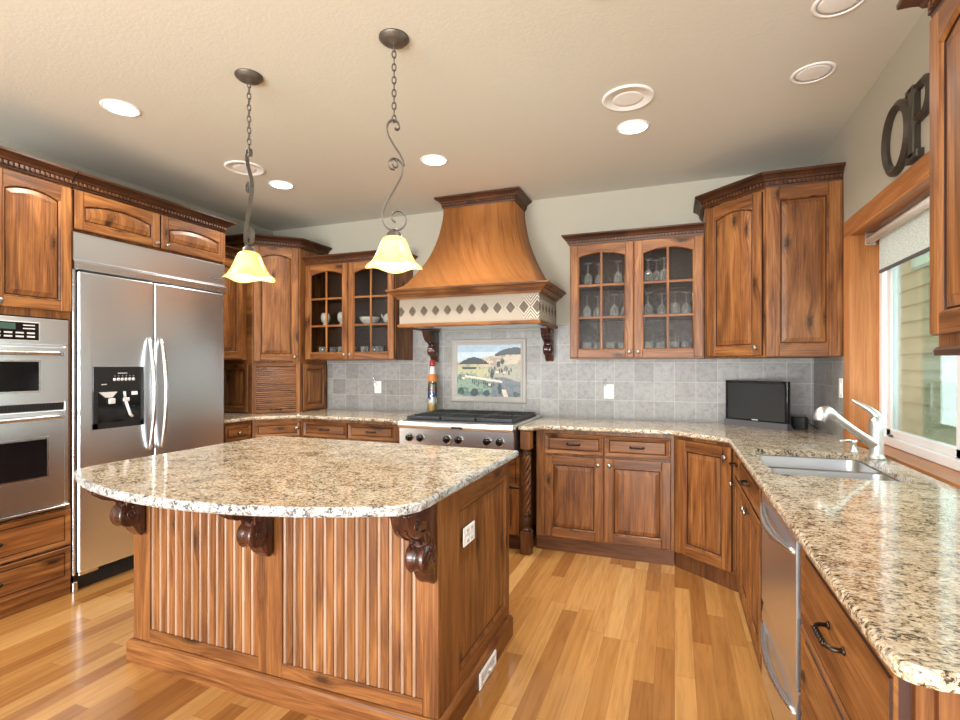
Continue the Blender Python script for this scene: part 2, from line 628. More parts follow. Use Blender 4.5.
    def build(s, name, mats, parent=None, auto=None):
        me = bpy.data.meshes.new(name)
        me.from_pydata(s.v, [], s.f)
        if isinstance(mats, str):
            mats = [mats]
        for m in mats:
            me.materials.append(MATS[m])
        me.polygons.foreach_set('material_index', s.fm)
        me.polygons.foreach_set('use_smooth', s.fs)
        at = me.attributes.new('gco', 'FLOAT_VECTOR', 'POINT')
        at.data.foreach_set('vector', [c for p in s.g for c in p])
        import bmesh
        bm = bmesh.new()
        bm.from_mesh(me)
        bmesh.ops.recalc_face_normals(bm, faces=bm.faces)
        bm.to_mesh(me)
        bm.free()
        me.update()
        o = bpy.data.objects.new(name, me)
        col.objects.link(o)
        if parent is not None:
            o.parent = parent
        return o


def tag(o, label=None, cat=None, group=None, kind=None):
    if label:
        o['label'] = label
    if cat:
        o['category'] = cat
    if group:
        o['group'] = group
    if kind:
        o['kind'] = kind
    return o


def thing(name, label, cat, loc=(0, 0, 0), rz=0.0, group=None):
    o = bpy.data.objects.new(name, None)
    o.empty_display_size = 0.1
    o.location = loc
    o.rotation_euler = (0, 0, rz)
    col.objects.link(o)
    return tag(o, label, cat, group)


def dup(root, loc, rz=None, label=None, group=None):
    r = root.copy()
    col.objects.link(r)
    r.location = loc
    if rz is not None:
        r.rotation_euler = (0, 0, rz)
    if label:
        r['label'] = label
    if group:
        r['group'] = group
    for ch in list(root.children):
        c = ch.copy()
        col.objects.link(c)
        c.parent = r
        for g in list(ch.children):
            d = g.copy()
            col.objects.link(d)
            d.parent = c
    return r


def structure(mb, name, mats):
    return tag(mb.build(name, mats), kind='structure')


# ------------------------------------------------------------------ room shell
XL, XR, YB, YR, CZ = -4.0, 0.945, 4.31, -3.6, 2.79
RX = 3.0       # the room behind is open to the left and right no further than this
structure(MB().box(XL - 0.1, XR + 0.2, YR - 0.1, YB + 0.1, -0.1, 0.0, 'xyz', off=False), 'floor', 'maple_floor')
structure(MB().box(XL - 0.1, XR + 0.2, YR - 0.1, YB + 0.1, CZ, CZ + 0.1, 'xyz'), 'ceiling', 'ceiling_paint')
structure(MB().box(XL - 0.1, XR + 0.2, YB, YB + 0.1, 0, CZ), 'wall_back', 'wall_paint')
structure(MB().box(XL - 0.1, XL, YR, YB, 0, CZ), 'wall_left', 'wall_paint')
WY0, WY1, WZ0, WZ1 = 1.74, 3.46, 0.905, 2.10      # kitchen window opening
w = MB()
w.box(XR, XR + 0.2, YR, WY0, 0, CZ)
w.box(XR, XR + 0.2, WY1, YB, 0, CZ)
w.box(XR, XR + 0.2, WY0, WY1, WZ1, CZ)
w.box(XR, XR + 0.2, WY0, WY1, 0, WZ0)
structure(w, 'wall_right', 'wall_paint')
w = MB()
for x0, x1 in ((XL - 0.1, -3.65), (-1.45, -0.65), (1.55 - 0.6, 1.145)):
    w.box(x0, x1, YR - 0.1, YR, 0, CZ)
for x0, x1 in ((-3.65, -1.45), (-0.65, 0.95)):
    w.box(x0, x1, YR - 0.1, YR, 2.5, CZ)
    w.box(x0, x1, YR - 0.1, YR, 0, 0.4)
structure(w, 'wall_rear', 'wall_paint')

# window casing and the window itself
w = MB()
w.box(XR - 0.022, XR, 1.655, 3.555, WZ1, 2.19, 'yxz', bev=0.003)
w.box(XR - 0.022, XR, WY1, 3.555, 0.921, WZ1, 'zxy', bev=0.003)
w.box(XR - 0.022, XR, 1.655, WY0, 0.921, WZ1, 'zxy', bev=0.003)
w.box(XR - 0.022, 1.14, WY1 - 0.012, WY1, 0.93, WZ1, 'zxy')
w.box(XR - 0.022, 1.14, WY0, WY0 + 0.012, 0.93, WZ1, 'zxy')
w.box(XR - 0.022, 1.14, WY0 + 0.012, WY1 - 0.012, WZ1 - 0.012, WZ1, 'yxz')
w.box(XR + 0.001, 1.14, WY0 + 0.012, WY1 - 0.012, WZ0 + 0.001, 0.928, 'yxz')
structure(w, 'trim_1', 'trim_wood')
win = tag(thing('window_1', None, None), kind='structure')
fy0, fy1, fz0, fz1 = WY0 + 0.013, WY1 - 0.013, 0.929, WZ1 - 0.013
m = MB()
for y0, y1, z0, z1 in ((fy0, fy1, fz0, fz0 + 0.045), (fy0, fy1, fz1 - 0.045, fz1), (fy0, fy0 + 0.04, fz0, fz1), (fy1 - 0.04, fy1, fz0, fz1)):
    m.box(1.062, 1.138, y0, y1, z0, z1, bev=0.003)
m.build('window_frame', 'white_vinyl', win)
for nm, a, b, xx in (('sash', 2.60, fy1 - 0.055, 1.078), ('sash', fy0 + 0.04, 2.66, 1.104)):
    m = MB()
    z0, z1 = fz0 + 0.046, fz1 - 0.046
    for y0, y1, q0, q1 in ((a, b, z0, z0 + 0.04), (a, b, z1 - 0.04, z1), (a, a + 0.055, z0, z1), (b - 0.055, b, z0, z1)):
        m.box(xx, xx + 0.024, y0, y1, q0, q1, bev=0.003)
    sa = m.build(nm, 'white_vinyl', win)
    MB().box(xx + 0.010, xx + 0.014, a + 0.05, b - 0.05, z0 + 0.035, z1 - 0.035).build('pane', 'window_glass', sa)
m = MB().box(1.066, 1.078, 3.30, 3.335, 0.976, 0.990, bev=0.003)
m.build('latch', 'grey_plastic', win)

# roller blind
b = thing('roller_blind', 'pale linen roller blind pulled partway down inside the wood window frame', 'blind', (1.005, 0, 0))
MB().lathe([(0.0, 1.80), (0.021, 1.80), (0.021, 3.40), (0.0, 3.40)], (0, 0, 0), 16, 'z').build('tmp', 'white_plastic', b)
o = b.children[0]
o.name = 'roller_tube'
o.data.transform(Matrix.Translation((0, 0, 2.045)) @ Matrix.Rotation(R(-90), 4, 'X'))
MB().box(0.014, 0.0155, 1.84, 3.30, 1.86, 2.05).build('fabric', 'linen_shade', b)
MB().box(0.008, 0.022, 1.84, 3.30, 1.845, 1.862, bev=0.003).build('hem_bar', 'grey_plastic', b)
for y in (1.79, 3.405):
    MB().box(-0.02, 0.03, y - 0.006, y + 0.006, 2.02, 2.087, bev=0.003).build('bracket', 'nickel', b)

# outside
structure(MB().box(XR + 0.2, 8, -6, 10, -0.5, -0.4), 'ground_outside', 'lawn')
m = MB()
for k in range(24):
    z = -0.4 + k * 0.19
    m.loft([[(2.60, -3, z), (2.60, 9, z)], [(2.57, -3, z), (2.57, 9, z)], [(2.595, -3, z + 0.19), (2.595, 9, z + 0.19)]], 0, 'yxz', False)
m.box(2.61, 2.8, -3, 9, -0.4, 4.16)
structure(m, 'wall_outside', 'tan_siding')

# ------------------------------------------------------------------ cabinet joinery
CROWN = [(0, 0), (0.010, 0), (0.012, 0.010), (0.016, 0.013), (0.016, 0.036), (0.024, 0.039), (0.030, 0.050), (0.048, 0.064), (0.062, 0.070), (0.066, 0.074), (0.066, 0.086), (0, 0.086)]


def crown(parent, path, z, scale=1.0):
    prof = [(o * scale, h * scale) for o, h in CROWN]
    MB().sweep(path, prof, z).build('crown_moulding', 'alder_dark', parent)
    for a, b in zip(path, path[1:]):
        m = MB()
        d = Vector(b) - Vector(a)
        L = d.length
        d.normalize()
        nrm = Vector((d.y, -d.x))
        k = max(1, int(L / 0.024))
        for i in range(k):
            c = Vector(a) + d * (i + 0.5) * L / k + nrm * 0.0195 * scale
            m.obox(c, d, nrm, 0.0065, 0.0045 * scale, z + 0.016 * scale, z + 0.034 * scale)
        m.build('dentil_band', 'alder_toned', parent)


KNOB = [(0.0055, 0.0), (0.0055, 0.010), (0.008, 0.013), (0.0145, 0.017), (0.0155, 0.022), (0.012, 0.027), (0.006, 0.029), (0, 0.0295)]


def knob(parent, x, y, z, mat='knob_metal'):
    return MB().lathe(KNOB, (x, y, z), 14, 'y').build('knob', mat, parent)


def pull(parent, x, y, z, w=0.10):
    m = MB()
    h = w / 2
    pts = [(x - h, y, z), (x - h, y - 0.018, z), (x - h + 0.008, y - 0.028, z), (x - h + 0.02, y - 0.032, z)]
    pts += [(x - h + 0.02 + (w - 0.04) * k / 6, y - 0.033, z) for k in range(1, 6)]
    pts += [(x + h - 0.02, y - 0.032, z), (x + h - 0.008, y - 0.028, z), (x + h, y - 0.018, z), (x + h, y, z)]
    m.tube(pts, 0.0052, 8)
    for ph in (0, PI):
        tw = [(x - h + 0.015 + (w - 0.03) * k / 24, y - 0.033 + 0.0042 * math.cos(ph + k * 0.9), z + 0.0042 * math.sin(ph + k * 0.9)) for k in range(25)]
        m.tube(tw, 0.0032, 6)
    for sx in (-1, 1):
        m.lathe([(0.009, 0), (0.009, 0.003), (0.006, 0.006)], (x + sx * h, y, z), 10, 'y')
    return m.build('pull', 'bronze', parent)


def opening(x0, x1, z0, z1, arch, seg=14):
    """Counter-clockwise (x, z) outline, optionally with an arched top."""
    pts = [(x0, z0), (x1, z0)]
    if not arch:
        return pts + [(x1, z1), (x0, z1)]
    for k in range(seg + 1):
        t = k / seg
        x = x1 + (x0 - x1) * t
        pts.append((x, z1 - arch * (2 * t - 1) ** 2 * 1.0 if abs(2 * t - 1) < 1 else z1 - arch))
    return pts


def xz(loop, y):
    return [(x, y, z) for x, z in loop]


def door(parent, x0, x1, z0, z1, yb=0.0, arch=0.0, knob_at=None, glass=False, sw=0.058, name='door', mats=('alder', 'glaze'), flat=False):
    yf = yb - 0.021
    m = MB()
    m.box(x0, x0 + sw, yf, yb, z0, z1, 'zxy', bev=0.004)
    m.box(x1 - sw, x1, yf, yb, z0, z1, 'zxy', bev=0.004)
    m.box(x0 + sw, x1 - sw, yf + 0.0002, yb, z0, z0 + sw, 'xzy', bev=0.003)
    op = opening(x0 + sw, x1 - sw, z0 + sw, z1 - sw, arch)
    if arch:
        top = op[2:]
        tr = [[(x, yf + 0.0002, z), (x, yf + 0.0002, z1 - 0.003), (x, yf + 0.003, z1), (x, yb, z1), (x, yb, z)] for x, z in top]
        m.loft(tr, 0, 'xzy', True, True, True)
    else:
        m.box(x0 + sw, x1 - sw, yf + 0.0002, yb, z1 - sw, z1, 'xzy', bev=0.003)
    l = op
    rings = [xz(inset(l, -0.001), yf + 0.0015), xz(inset(l, 0.003), yf + 0.001), xz(inset(l, 0.009), yf + 0.008), xz(inset(l, 0.010), yf + 0.015)]
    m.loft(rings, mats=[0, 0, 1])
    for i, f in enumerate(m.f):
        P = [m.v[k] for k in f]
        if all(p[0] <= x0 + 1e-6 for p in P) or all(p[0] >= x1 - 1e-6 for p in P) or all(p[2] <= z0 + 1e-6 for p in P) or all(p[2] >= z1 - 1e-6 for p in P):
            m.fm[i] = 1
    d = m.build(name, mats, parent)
    if glass:
        mm = MB()
        xm, mw = (x0 + x1) / 2, 0.019
        H = z1 - z0 - 2 * sw
        mm.box(xm - mw / 2, xm + mw / 2, yf + 0.003, yb - 0.003, z0 + sw - 0.001, z1 - sw + 0.001, 'zxy', bev=0.003)
        for k in (1, 2):
            zz = z0 + sw + (H - arch * 0.3) * k / 3
            mm.box(x0 + sw - 0.001, x1 - sw + 0.001, yf + 0.0035, yb - 0.0035, zz - mw / 2, zz + mw / 2, 'xzy', bev=0.003)
        mm.build('muntin', mats, d)
        lo = inset(op, -0.002)
        MB().loft([xz(lo, yb - 0.0085), xz(lo, yb - 0.0115)], cap0=True, cap1=True).build('pane', 'rain_glass', d)
    else:
        p = MB()
        q = inset(l, 0.0095)
        rr = [xz(q, yf + 0.0145), xz(inset(q, 0.003), yf + 0.0145), xz(inset(q, 0.005), yf + 0.011), xz(inset(q, 0.030), yf + 0.0045), xz(inset(q, 0.0305), yf + 0.0030)]
        if flat:
            rr = [xz(q, yf + 0.0145), xz(inset(q, 0.003), yf + 0.0145)]
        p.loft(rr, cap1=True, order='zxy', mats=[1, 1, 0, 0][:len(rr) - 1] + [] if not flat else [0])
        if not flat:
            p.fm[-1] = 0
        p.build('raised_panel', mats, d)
    if knob_at:
        knob(d, knob_at[0], yf, knob_at[1])
    return d


def drawer(parent, x0, x1, z0, z1, yb=0.0, handle='pull', name='drawer', w=0.10, inner=True):
    yf = yb - 0.021
    l = [(x0, z0), (x1, z0), (x1, z1), (x0, z1)]
    e = min(0.030, (z1 - z0) * 0.22)
    m = MB()
    rr = [xz(l, yb), xz(l, yf + 0.005), xz(inset(l, 0.004), yf), xz(inset(l, 0.008), yf), xz(inset(l, e), yf + 0.007), xz(inset(l, e + 0.002), yf + 0.010), xz(inset(l, e + 0.005), yf + 0.004), xz(inset(l, e + 0.012), yf + 0.003)]
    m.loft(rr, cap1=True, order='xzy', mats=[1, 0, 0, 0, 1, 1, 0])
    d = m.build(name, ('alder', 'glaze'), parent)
    cx, cz = (x0 + x1) / 2, (z0 + z1) / 2
    if handle == 'pull':
        pull(d, cx, yf + 0.003, cz, w)
    elif handle == 'knob':
        knob(d, cx, yf + 0.003, cz)
    return d


def body(parent, w, depth, z0, z1, toe=True, name='body', mat='alder'):
    m = MB()
    m.box(0, w, 0, depth, z0, z1, 'zxy', bev=0.002)
    o = m.build(name, mat, parent)
    if toe and z0 > 0.02:
        MB().box(0, w, 0.006, depth, 0, z0, 'xzy').build('toe_board', 'alder_toned', parent)  # darker wood paints in the shade below the doors
    return o


def plan_body(parent, poly, z0, z1, loc, rz, name='body', mat='alder'):
    mat = 'alder_toned' if name == 'toe_board' else mat  # toe boards get darker wood, their shade put into the colour
    """Cabinet body from a world-space plan outline, in the local frame of parent."""
    M = Matrix.Translation((loc[0], loc[1], 0)) @ Matrix.Rotation(rz, 4, 'Z')
    Mi = M.inverted()
    q = [tuple((Mi @ Vector((x, y, 0)))[:2]) for x, y in poly]
    MB().prism(q, z0, z1).build(name, mat, parent)
    return q


# ------------------------------------------------------------------ left wall: oven cabinet, ovens, fridge
FX = -3.36
oc = thing('oven_cabinet', 'tall knotty wood cabinet holding the double oven, left of the fridge', 'cabinet', (FX, 1.15, 0), R(90))
W = 0.83
m = MB()
D = 0.635
m.box(0, W, 0.001, D, 1.63, 2.42, 'zxy')
m.box(0, W, 0.001, D, 0.10, 0.515, 'zxy')
m.box(0, 0.03, 0.001, D, 0.515, 1.63, 'zxy')
m.box(W - 0.012, W, 0.001, D, 0.515, 1.63, 'zxy')
m.box(0.03, W - 0.012, D - 0.02, D, 0.515, 1.63, 'zxy')
m.build('body', 'alder', oc)
MB().box(0, W, 0.001, D, 0.0, 0.10, 'xzy').build('toe_board', 'alder', oc)
door(oc, 0.035, 0.425, 1.672, 2.405, 0, 0.034, (0.395, 1.70))
door(oc, 0.435, 0.825, 1.672, 2.405, 0, 0.034, (0.470, 1.70))
drawer(oc, 0.03, 0.822, 0.30, 0.508, w=0.11)
drawer(oc, 0.03, 0.822, 0.092, 0.288, w=0.11)
crown(oc, [(0, 0), (W, 0)], 2.42, 1.0)

ov = thing('double_oven', 'stainless steel built-in double wall oven with black control display', 'oven', (FX, 1.195, 0), R(90))
OW = 0.768
MB().box(0.0, OW - 0.002, 0.0, 0.55, 0.53, 1.622, 'xzy', bev=0.002).build('chassis', 'steel', ov)
cp = MB().box(0.0, OW - 0.004, -0.020, -0.001, 1.472, 1.622, 'xzy', bev=0.004).build('control_panel', 'steel', ov)
MB().box(0.16, 0.615, -0.023, -0.0195, 1.492, 1.596, bev=0.002).build('display_surround', 'white_plastic', cp)
dm = MB()
dm.box(0.165, 0.61, -0.0245, -0.022, 1.496, 1.592, mat=0)
dm.box(0.34, 0.50, -0.0255, -0.0242, 1.552, 1.586, mat=1)
for r in range(3):
    for c in range(3):
        dm.box(0.19 + c * 0.04, 0.215 + c * 0.04, -0.0255, -0.0242, 1.515 + r * 0.024, 1.527 + r * 0.024, mat=2)
for r in range(2):
    for c in range(5):
        dm.box(0.345 + c * 0.052, 0.382 + c * 0.052, -0.0255, -0.0242, 1.510 + r * 0.02, 1.519 + r * 0.02, mat=2)
for r in range(2):
    dm.box(0.535, 0.59, -0.0255, -0.0242, 1.556 + r * 0.018, 1.562 + r * 0.018, mat=2)
dm.build('control_display', ['black_gloss', 'lcd', 'legend_ink'], cp)


def oven_door(z0, z1, wz0, wz1, hz, wx0, wx1):
    d = MB().box(0.004, OW - 0.028, -0.030, -0.001, z0, z1, 'xzy', bev=0.005).build('oven_door', 'steel', ov)
    MB().box(wx0 - 0.012, wx1 + 0.012, -0.0315, -0.029, wz0 - 0.012, wz1 + 0.012, bev=0.001).build('window_trim', 'steel_polished', d)
    MB().box(wx0, wx1, -0.0335, -0.030, wz0, wz1).build('oven_window', 'black_gloss', d)
    m = MB()
    pts = []
    for k in range(21):
        t = k / 20
        pts.append((0.03 + (OW - 0.085) * t, -0.052 - 0.028 * math.sin(PI * t), hz))
    m.tube(pts, 0.0135, 12)
    for t in (0.03, OW - 0.055):
        m.box(t - 0.012, t + 0.012, -0.055, -0.028, hz - 0.012, hz + 0.012, bev=0.003)
    m.build('door_handle', 'steel_polished', d)


oven_door(1.142, 1.462, 1.215, 1.377, 1.425, 0.16, 0.605)
oven_door(0.552, 1.098, 0.73, 0.94, 1.063, 0.12, 0.645)
m = MB().box(0.004, OW - 0.026, -0.012, -0.0005, 1.10, 1.14, mat=0)
for k in range(44):
    m.box(0.02 + k * 0.0162, 0.029 + k * 0.0162, -0.0135, -0.011, 1.108, 1.132, mat=1)
m.build('vent_slot', ['black_plastic', 'shadow_gap'], ov)
MB().box(0.0, OW - 0.002, -0.028, -0.0005, 0.530, 0.545, 'xzy', bev=0.003).build('bottom_trim', 'steel_polished', ov)
MB().box(OW - 0.022, OW - 0.002, -0.014, -0.0005, 0.546, 1.470, 'zxy', bev=0.002).build('side_trim', 'steel', ov)

fr = thing('refrigerator', 'large stainless steel side-by-side refrigerator with ice and water dispenser', 'refrigerator', (FX, 1.985, 0), R(90))
FW = 1.095
MB().box(0.0, FW, 0.03, 0.60, 0.11, 2.155, bev=0.002).build('cabinet_shell', 'grey_plastic', fr)
MB().box(0.0, 0.016, -0.012, 0.03, 0.10, 1.93, 'zxy', bev=0.002).build('side_trim', 'steel_polished', fr)
MB().box(FW - 0.016, FW, -0.012, 0.03, 0.10, 1.93, 'zxy', bev=0.002).build('side_trim', 'steel_polished', fr)
m = MB()
m.loft([[(x, y, z) for y, z in ((0.03, 2.155), (-0.014, 2.155), (-0.018, 2.150), (-0.018, 1.995), (-0.014, 1.990), (0.03, 1.990))] for x in (0.0, FW)], 0, 'xzy', True, True, True)
g0 = m.build('grille_panel', 'steel', fr)
m = MB()
m.loft([[(x, y, z) for y, z in ((0.03, 1.988), (-0.020, 1.988), (-0.030, 1.975), (-0.030, 1.935), (-0.018, 1.929), (0.03, 1.929))] for x in (-0.002, FW + 0.002)], 0, 'xzy', True, True, True)
m.build('grille_trim', 'steel_polished', fr)
MB().box(0.96, 1.06, -0.0195, -0.0175, 2.03, 2.045).build('badge', 'grey_plastic', g0)


def bow_door(x0, x1, name='fridge_door'):
    m = MB()
    rings = []
    for z in (0.112, 0.118, 1.914, 1.920):
        e = 0.004 if z in (0.112, 1.920) else 0
        rings.append([(x0 + e, 0.028, z), (x0 + e, -0.020 + e, z), (x0 + 0.006, -0.030 + e, z)] + [(x0 + 0.006 + (x1 - x0 - 0.012) * k / 8, -0.031 - 0.004 * math.sin(PI * k / 8) + e, z) for k in range(1, 8)] + [(x1 - 0.006, -0.030 + e, z), (x1 - e, -0.020 + e, z), (x1 - e, 0.028, z)])
    m.loft(rings, 0, 'zxy', True, True, True)
    return m.build(name, 'steel', fr)


def fridge_handle(d, x):
    m = MB()
    pts, rr = [], []
    for k in range(25):
        t = k / 24
        pts.append((x, -0.037 - 0.052 * math.sin(PI * t) ** 0.7, 0.785 + 0.76 * t))
        rr.append(0.011 + 0.004 * math.sin(PI * t))
    m.tube(pts, rr, 12)
    m.build('door_handle', 'steel_polished', d)


d1 = bow_door(0.022, 0.493)
fridge_handle(d1, 0.455)
d2 = bow_door(0.500, FW - 0.020)
fridge_handle(d2, 0.540)
# dispenser
dp = MB()
X0, X1, Z0, Z1 = 0.098, 0.418, 0.962, 1.349
dp.box(X0, X1, -0.040, -0.034, 1.195, Z1, mat=0, bev=0.002)
dp.box(X0, X0 + 0.026, -0.040, -0.034, Z0, 1.195, mat=0)
dp.box(X1 - 0.026, X1, -0.040, -0.034, Z0, 1.195, mat=0)
dp.box(X0, X1, -0.040, -0.034, Z0, Z0 + 0.034, mat=0)
dp.box(X0 + 0.026, X1 - 0.026, -0.0355, -0.034, Z0 + 0.034, 1.195, mat=1)
for k in range(6):
    dp.lathe([(0.0105, 0), (0.0105, 0.002), (0, 0.002)], (0.225 + k * 0.024, -0.040, 1.268), 12, 'y', 2)
    dp.box(0.224 + k * 0.024, 0.229 + k * 0.024, -0.0408, -0.0395, 1.288, 1.292, mat=2)
dp.box(0.245, 0.305, -0.0408, -0.0395, 1.305, 1.310, mat=2)
dp.box(0.145, 0.175, -0.0408, -0.0395, 1.235, 1.240, mat=2)
dp.build('dispenser', ['black_plastic', 'black_gloss', 'legend_ink'], d1)
m = MB()
m.loft([[(0.13, -0.0365, 1.19), (0.235, -0.0365, 1.19), (0.205, -0.0365, 1.155), (0.17, -0.0365, 1.155)], [(0.13, -0.052, 1.19), (0.235, -0.052, 1.19), (0.205, -0.050, 1.155), (0.17, -0.050, 1.155)]], cap0=True, cap1=True)
m.box(0.185, 0.225, -0.052, -0.038, 1.115, 1.150, bev=0.004)
m.box(0.275, 0.315, -0.052, -0.038, 1.125, 1.150, bev=0.004)
m.tube([(0.285, -0.042, 1.19), (0.288, -0.046, 1.15)], 0.008, 8)
m.tube([(0.292, -0.045, 1.125), (0.318, -0.05, 1.04), (0.335, -0.047, 1.025)], 0.009, 8)
m.build('dispenser_lever', 'legend_ink', d1)
MB().box(0.335, 0.372, -0.042, -0.035, 1.165, 1.188).build('dispenser_tag', 'white_plastic', d1)
m = MB().box(0.02, FW - 0.02, 0.02, 0.06, 0.0, 0.108, mat=0)
for k in range(60):
    m.box(0.16 + k * 0.0152, 0.166 + k * 0.0152, 0.015, 0.022, 0.03, 0.09, mat=1)
m.build('kick_grille', ['black_plastic', 'shadow_gap'], fr)
m = MB().box(0.0, 0.03, -0.012, 0.03, 0.0, 0.06, bev=0.004)
m.box(0.035, 0.15, -0.010, 0.02, 0.085, 0.108, bev=0.004)
m.build('hinge_foot', 'steel_polished', fr)

fc = thing('fridge_top_cabinet', 'knotty wood two-door wall cabinet above the refrigerator', 'cabinet', (FX, 1.985, 0), R(90))
MB().box(0, 1.105, 0.001, 0.635, 2.160, 2.42, 'zxy').build('body', 'alder', fc)
door(fc, 0.006, 0.548, 2.172, 2.408, 0, 0.035, (0.515, 2.20), sw=0.052)
door(fc, 0.558, 1.100, 2.172, 2.408, 0, 0.035, (0.592, 2.20), sw=0.052)
crown(fc, [(0, 0), (1.105, 0), (1.105, 0.63)], 2.42, 1.0)
t = thing('cabinet_end_panel', 'tall plain wood panel closing the far side of the refrigerator', 'panel', (FX, 3.083, 0), R(90))
MB().box(0, 0.006, 0.012, 0.635, 0.0, 2.158, 'zxy').build('panel_board', 'alder', t)

# ------------------------------------------------------------------ left corner
lw = thing('wall_cabinet', 'narrow wood wall cabinet between the fridge and the corner cabinet', 'cabinet', (-3.64, 3.11, 0), R(90))
MB().box(0, 0.485, 0.001, 0.355, 1.41, 2.30, 'zxy').build('body', 'alder', lw)
door(lw, 0.02, 0.425, 1.42, 2.285, 0, 0.05, (0.06, 1.46))
crown(lw, [(0, 0), (0.485, 0)], 2.30)

P1, P2 = (-3.59, 3.61), (-3.30, 3.90)
ca = math.atan2(P2[1] - P1[1], P2[0] - P1[0])
L = math.hypot(P2[0] - P1[0], P2[1] - P1[1])
cc = thing('corner_cabinet', 'tall angled corner cabinet with slatted roll-up garage door standing on the counter', 'cabinet', (P1[0], P1[1], 0), ca)
q = plan_body(cc, [P1, P2, (-3.30, 4.308), (-3.998, 4.308), (-3.998, 3.61)], 1.385, 2.46, P1, ca)
# open garage below: side panels, jambs and the slatted door
Mi = (Matrix.Translation((P1[0], P1[1], 0)) @ Matrix.Rotation(ca, 4, 'Z')).inverted()
LQ = lambda x, y: tuple((Mi @ Vector((x, y, 0)))[:2])
m = MB()
m.prism([LQ(-3.30, 3.90), LQ(-3.30, 4.308), LQ(-3.32, 4.308), LQ(-3.32, 3.89)], 0.921, 1.385)
m.build('garage_side', 'alder', cc)
m = MB()
m.prism([LQ(-3.59, 3.61), LQ(-3.58, 3.63), LQ(-3.998, 3.63), LQ(-3.998, 3.61)], 0.921, 1.385)
m.build('garage_side', 'alder', cc)
MB().box(0.0, 0.034, 0.001, 0.02, 0.921, 1.385, 'zxy').build('garage_jamb', 'alder', cc)
MB().box(L - 0.034, L, 0.001, 0.02, 0.921, 1.385, 'zxy').build('garage_jamb', 'alder', cc)
m = MB()
k = 0
z = 0.935
while z < 1.36:
    m.loft([[(x, y, zz) for y, zz in ((0.022, z), (0.010, z + 0.002), (0.006, z + 0.008), (0.010, z + 0.015), (0.022, z + 0.017))] for x in (0.034, L - 0.034)], 0, 'xzy', True, True, True)
    z += 0.0185
m.box(0.034, L - 0.034, 0.002, 0.02, 0.922, 0.945, 'xzy', bev=0.003)
m.box(0.034, L - 0.034, 0.002, 0.02, 1.352, 1.384, 'xzy', bev=0.003)
tm = m.build('tambour_door', 'alder', cc)
pull(tm, L / 2, 0.004, 0.955, 0.085)
door(cc, 0.012, L - 0.012, 1.40, 2.445, 0, 0.035, (L - 0.045, 1.44))
# framed panels on the two visible garage sides
dr = door(cc, 0.03, 0.37, 0.935, 1.375, 0, 0, None, sw=0.045, name='side_panel')
dr.matrix_local = Matrix.Translation((L, 0, 0)) @ Matrix.Rotation(R(45) , 4, 'Z')
dr = door(cc, 0.02, 0.38, 0.935, 1.375, 0, 0, None, sw=0.045, name='side_panel')
o0 = LQ(-3.998, 3.61)
dr.matrix_local = Matrix.Translation((o0[0], o0[1], 0)) @ Matrix.Rotation(R(-45), 4, 'Z')
crown(cc, [LQ(-3.998, 3.61), (0, 0), (L, 0), LQ(-3.30, 4.30)], 2.46)

# ------------------------------------------------------------------ glass-door wall cabinets
def glass_cabinet(name, label, x0, x1, z0, z1, ret_l, ret_r):
    t = thing(name, label, 'cabinet', (x0, 3.985, 0), 0)
    w = x1 - x0
    D = 0.322
    m = MB()
    m.box(0, 0.018, 0.001, D, z0, z1, 'zxy')
    m.box(w - 0.018, w, 0.001, D, z0, z1, 'zxy')
    m.box(0.018, w - 0.018, 0.001, D, z0, z0 + 0.018, 'xzy')
    m.box(0.018, w - 0.018, 0.001, D, z1 - 0.02, z1, 'xzy')
    m.box(0.018, w - 0.018, D - 0.008, D, z0 + 0.018, z1 - 0.02, 'zxy', mat=1)
    m.box(w / 2 - 0.02, w / 2 + 0.02, 0.001, 0.02, z0 + 0.018, z1 - 0.02, 'zxy')
    m.box(0.018, 0.04, 0.001, 0.02, z0 + 0.018, z1 - 0.02, 'zxy')
    m.box(w - 0.04, w - 0.018, 0.001, 0.02, z0 + 0.018, z1 - 0.02, 'zxy')
    m.box(0.04, w - 0.04, 0.001, 0.02, z1 - 0.05, z1 - 0.02, 'xzy')
    m.build('body', ['alder', 'shelf_dark'], t)
    H = z1 - z0
    shelves = [z0 + 0.018]
    for f in (0.365, 0.655):
        zz = z0 + H * f
        MB().box(0.019, w - 0.019, 0.03, D - 0.009, zz - 0.016, zz, 'xzy').build('shelf', 'shelf_dark', t)
        shelves.append(zz)
    door(t, 0.008, w / 2 - 0.003, z0 + 0.008, z1 - 0.010, 0, 0.035, (w / 2 - 0.032, z0 + 0.05), True)
    door(t, w / 2 + 0.003, w - 0.008, z0 + 0.008, z1 - 0.010, 0, 0.035, (w / 2 + 0.032, z0 + 0.05), True)
    path = [(0, 0), (w, 0)]
    if ret_l:
        path = [(0, 0.31)] + path
    if ret_r:
        path = path + [(w, 0.31)]
    crown(t, path, z1, 0.85)
    return t, shelves


gl, sh_l = glass_cabinet('glass_door_cabinet', 'wood wall cabinet with glass doors between corner cabinet and hood, few dishes inside', -3.298, -2.318, 1.41, 2.315, False, True)
gr, sh_r = glass_cabinet('glass_door_cabinet', 'wood wall cabinet with glass doors right of the hood, full of stemware', -0.765, 0.196, 1.41, 2.295, True, False)

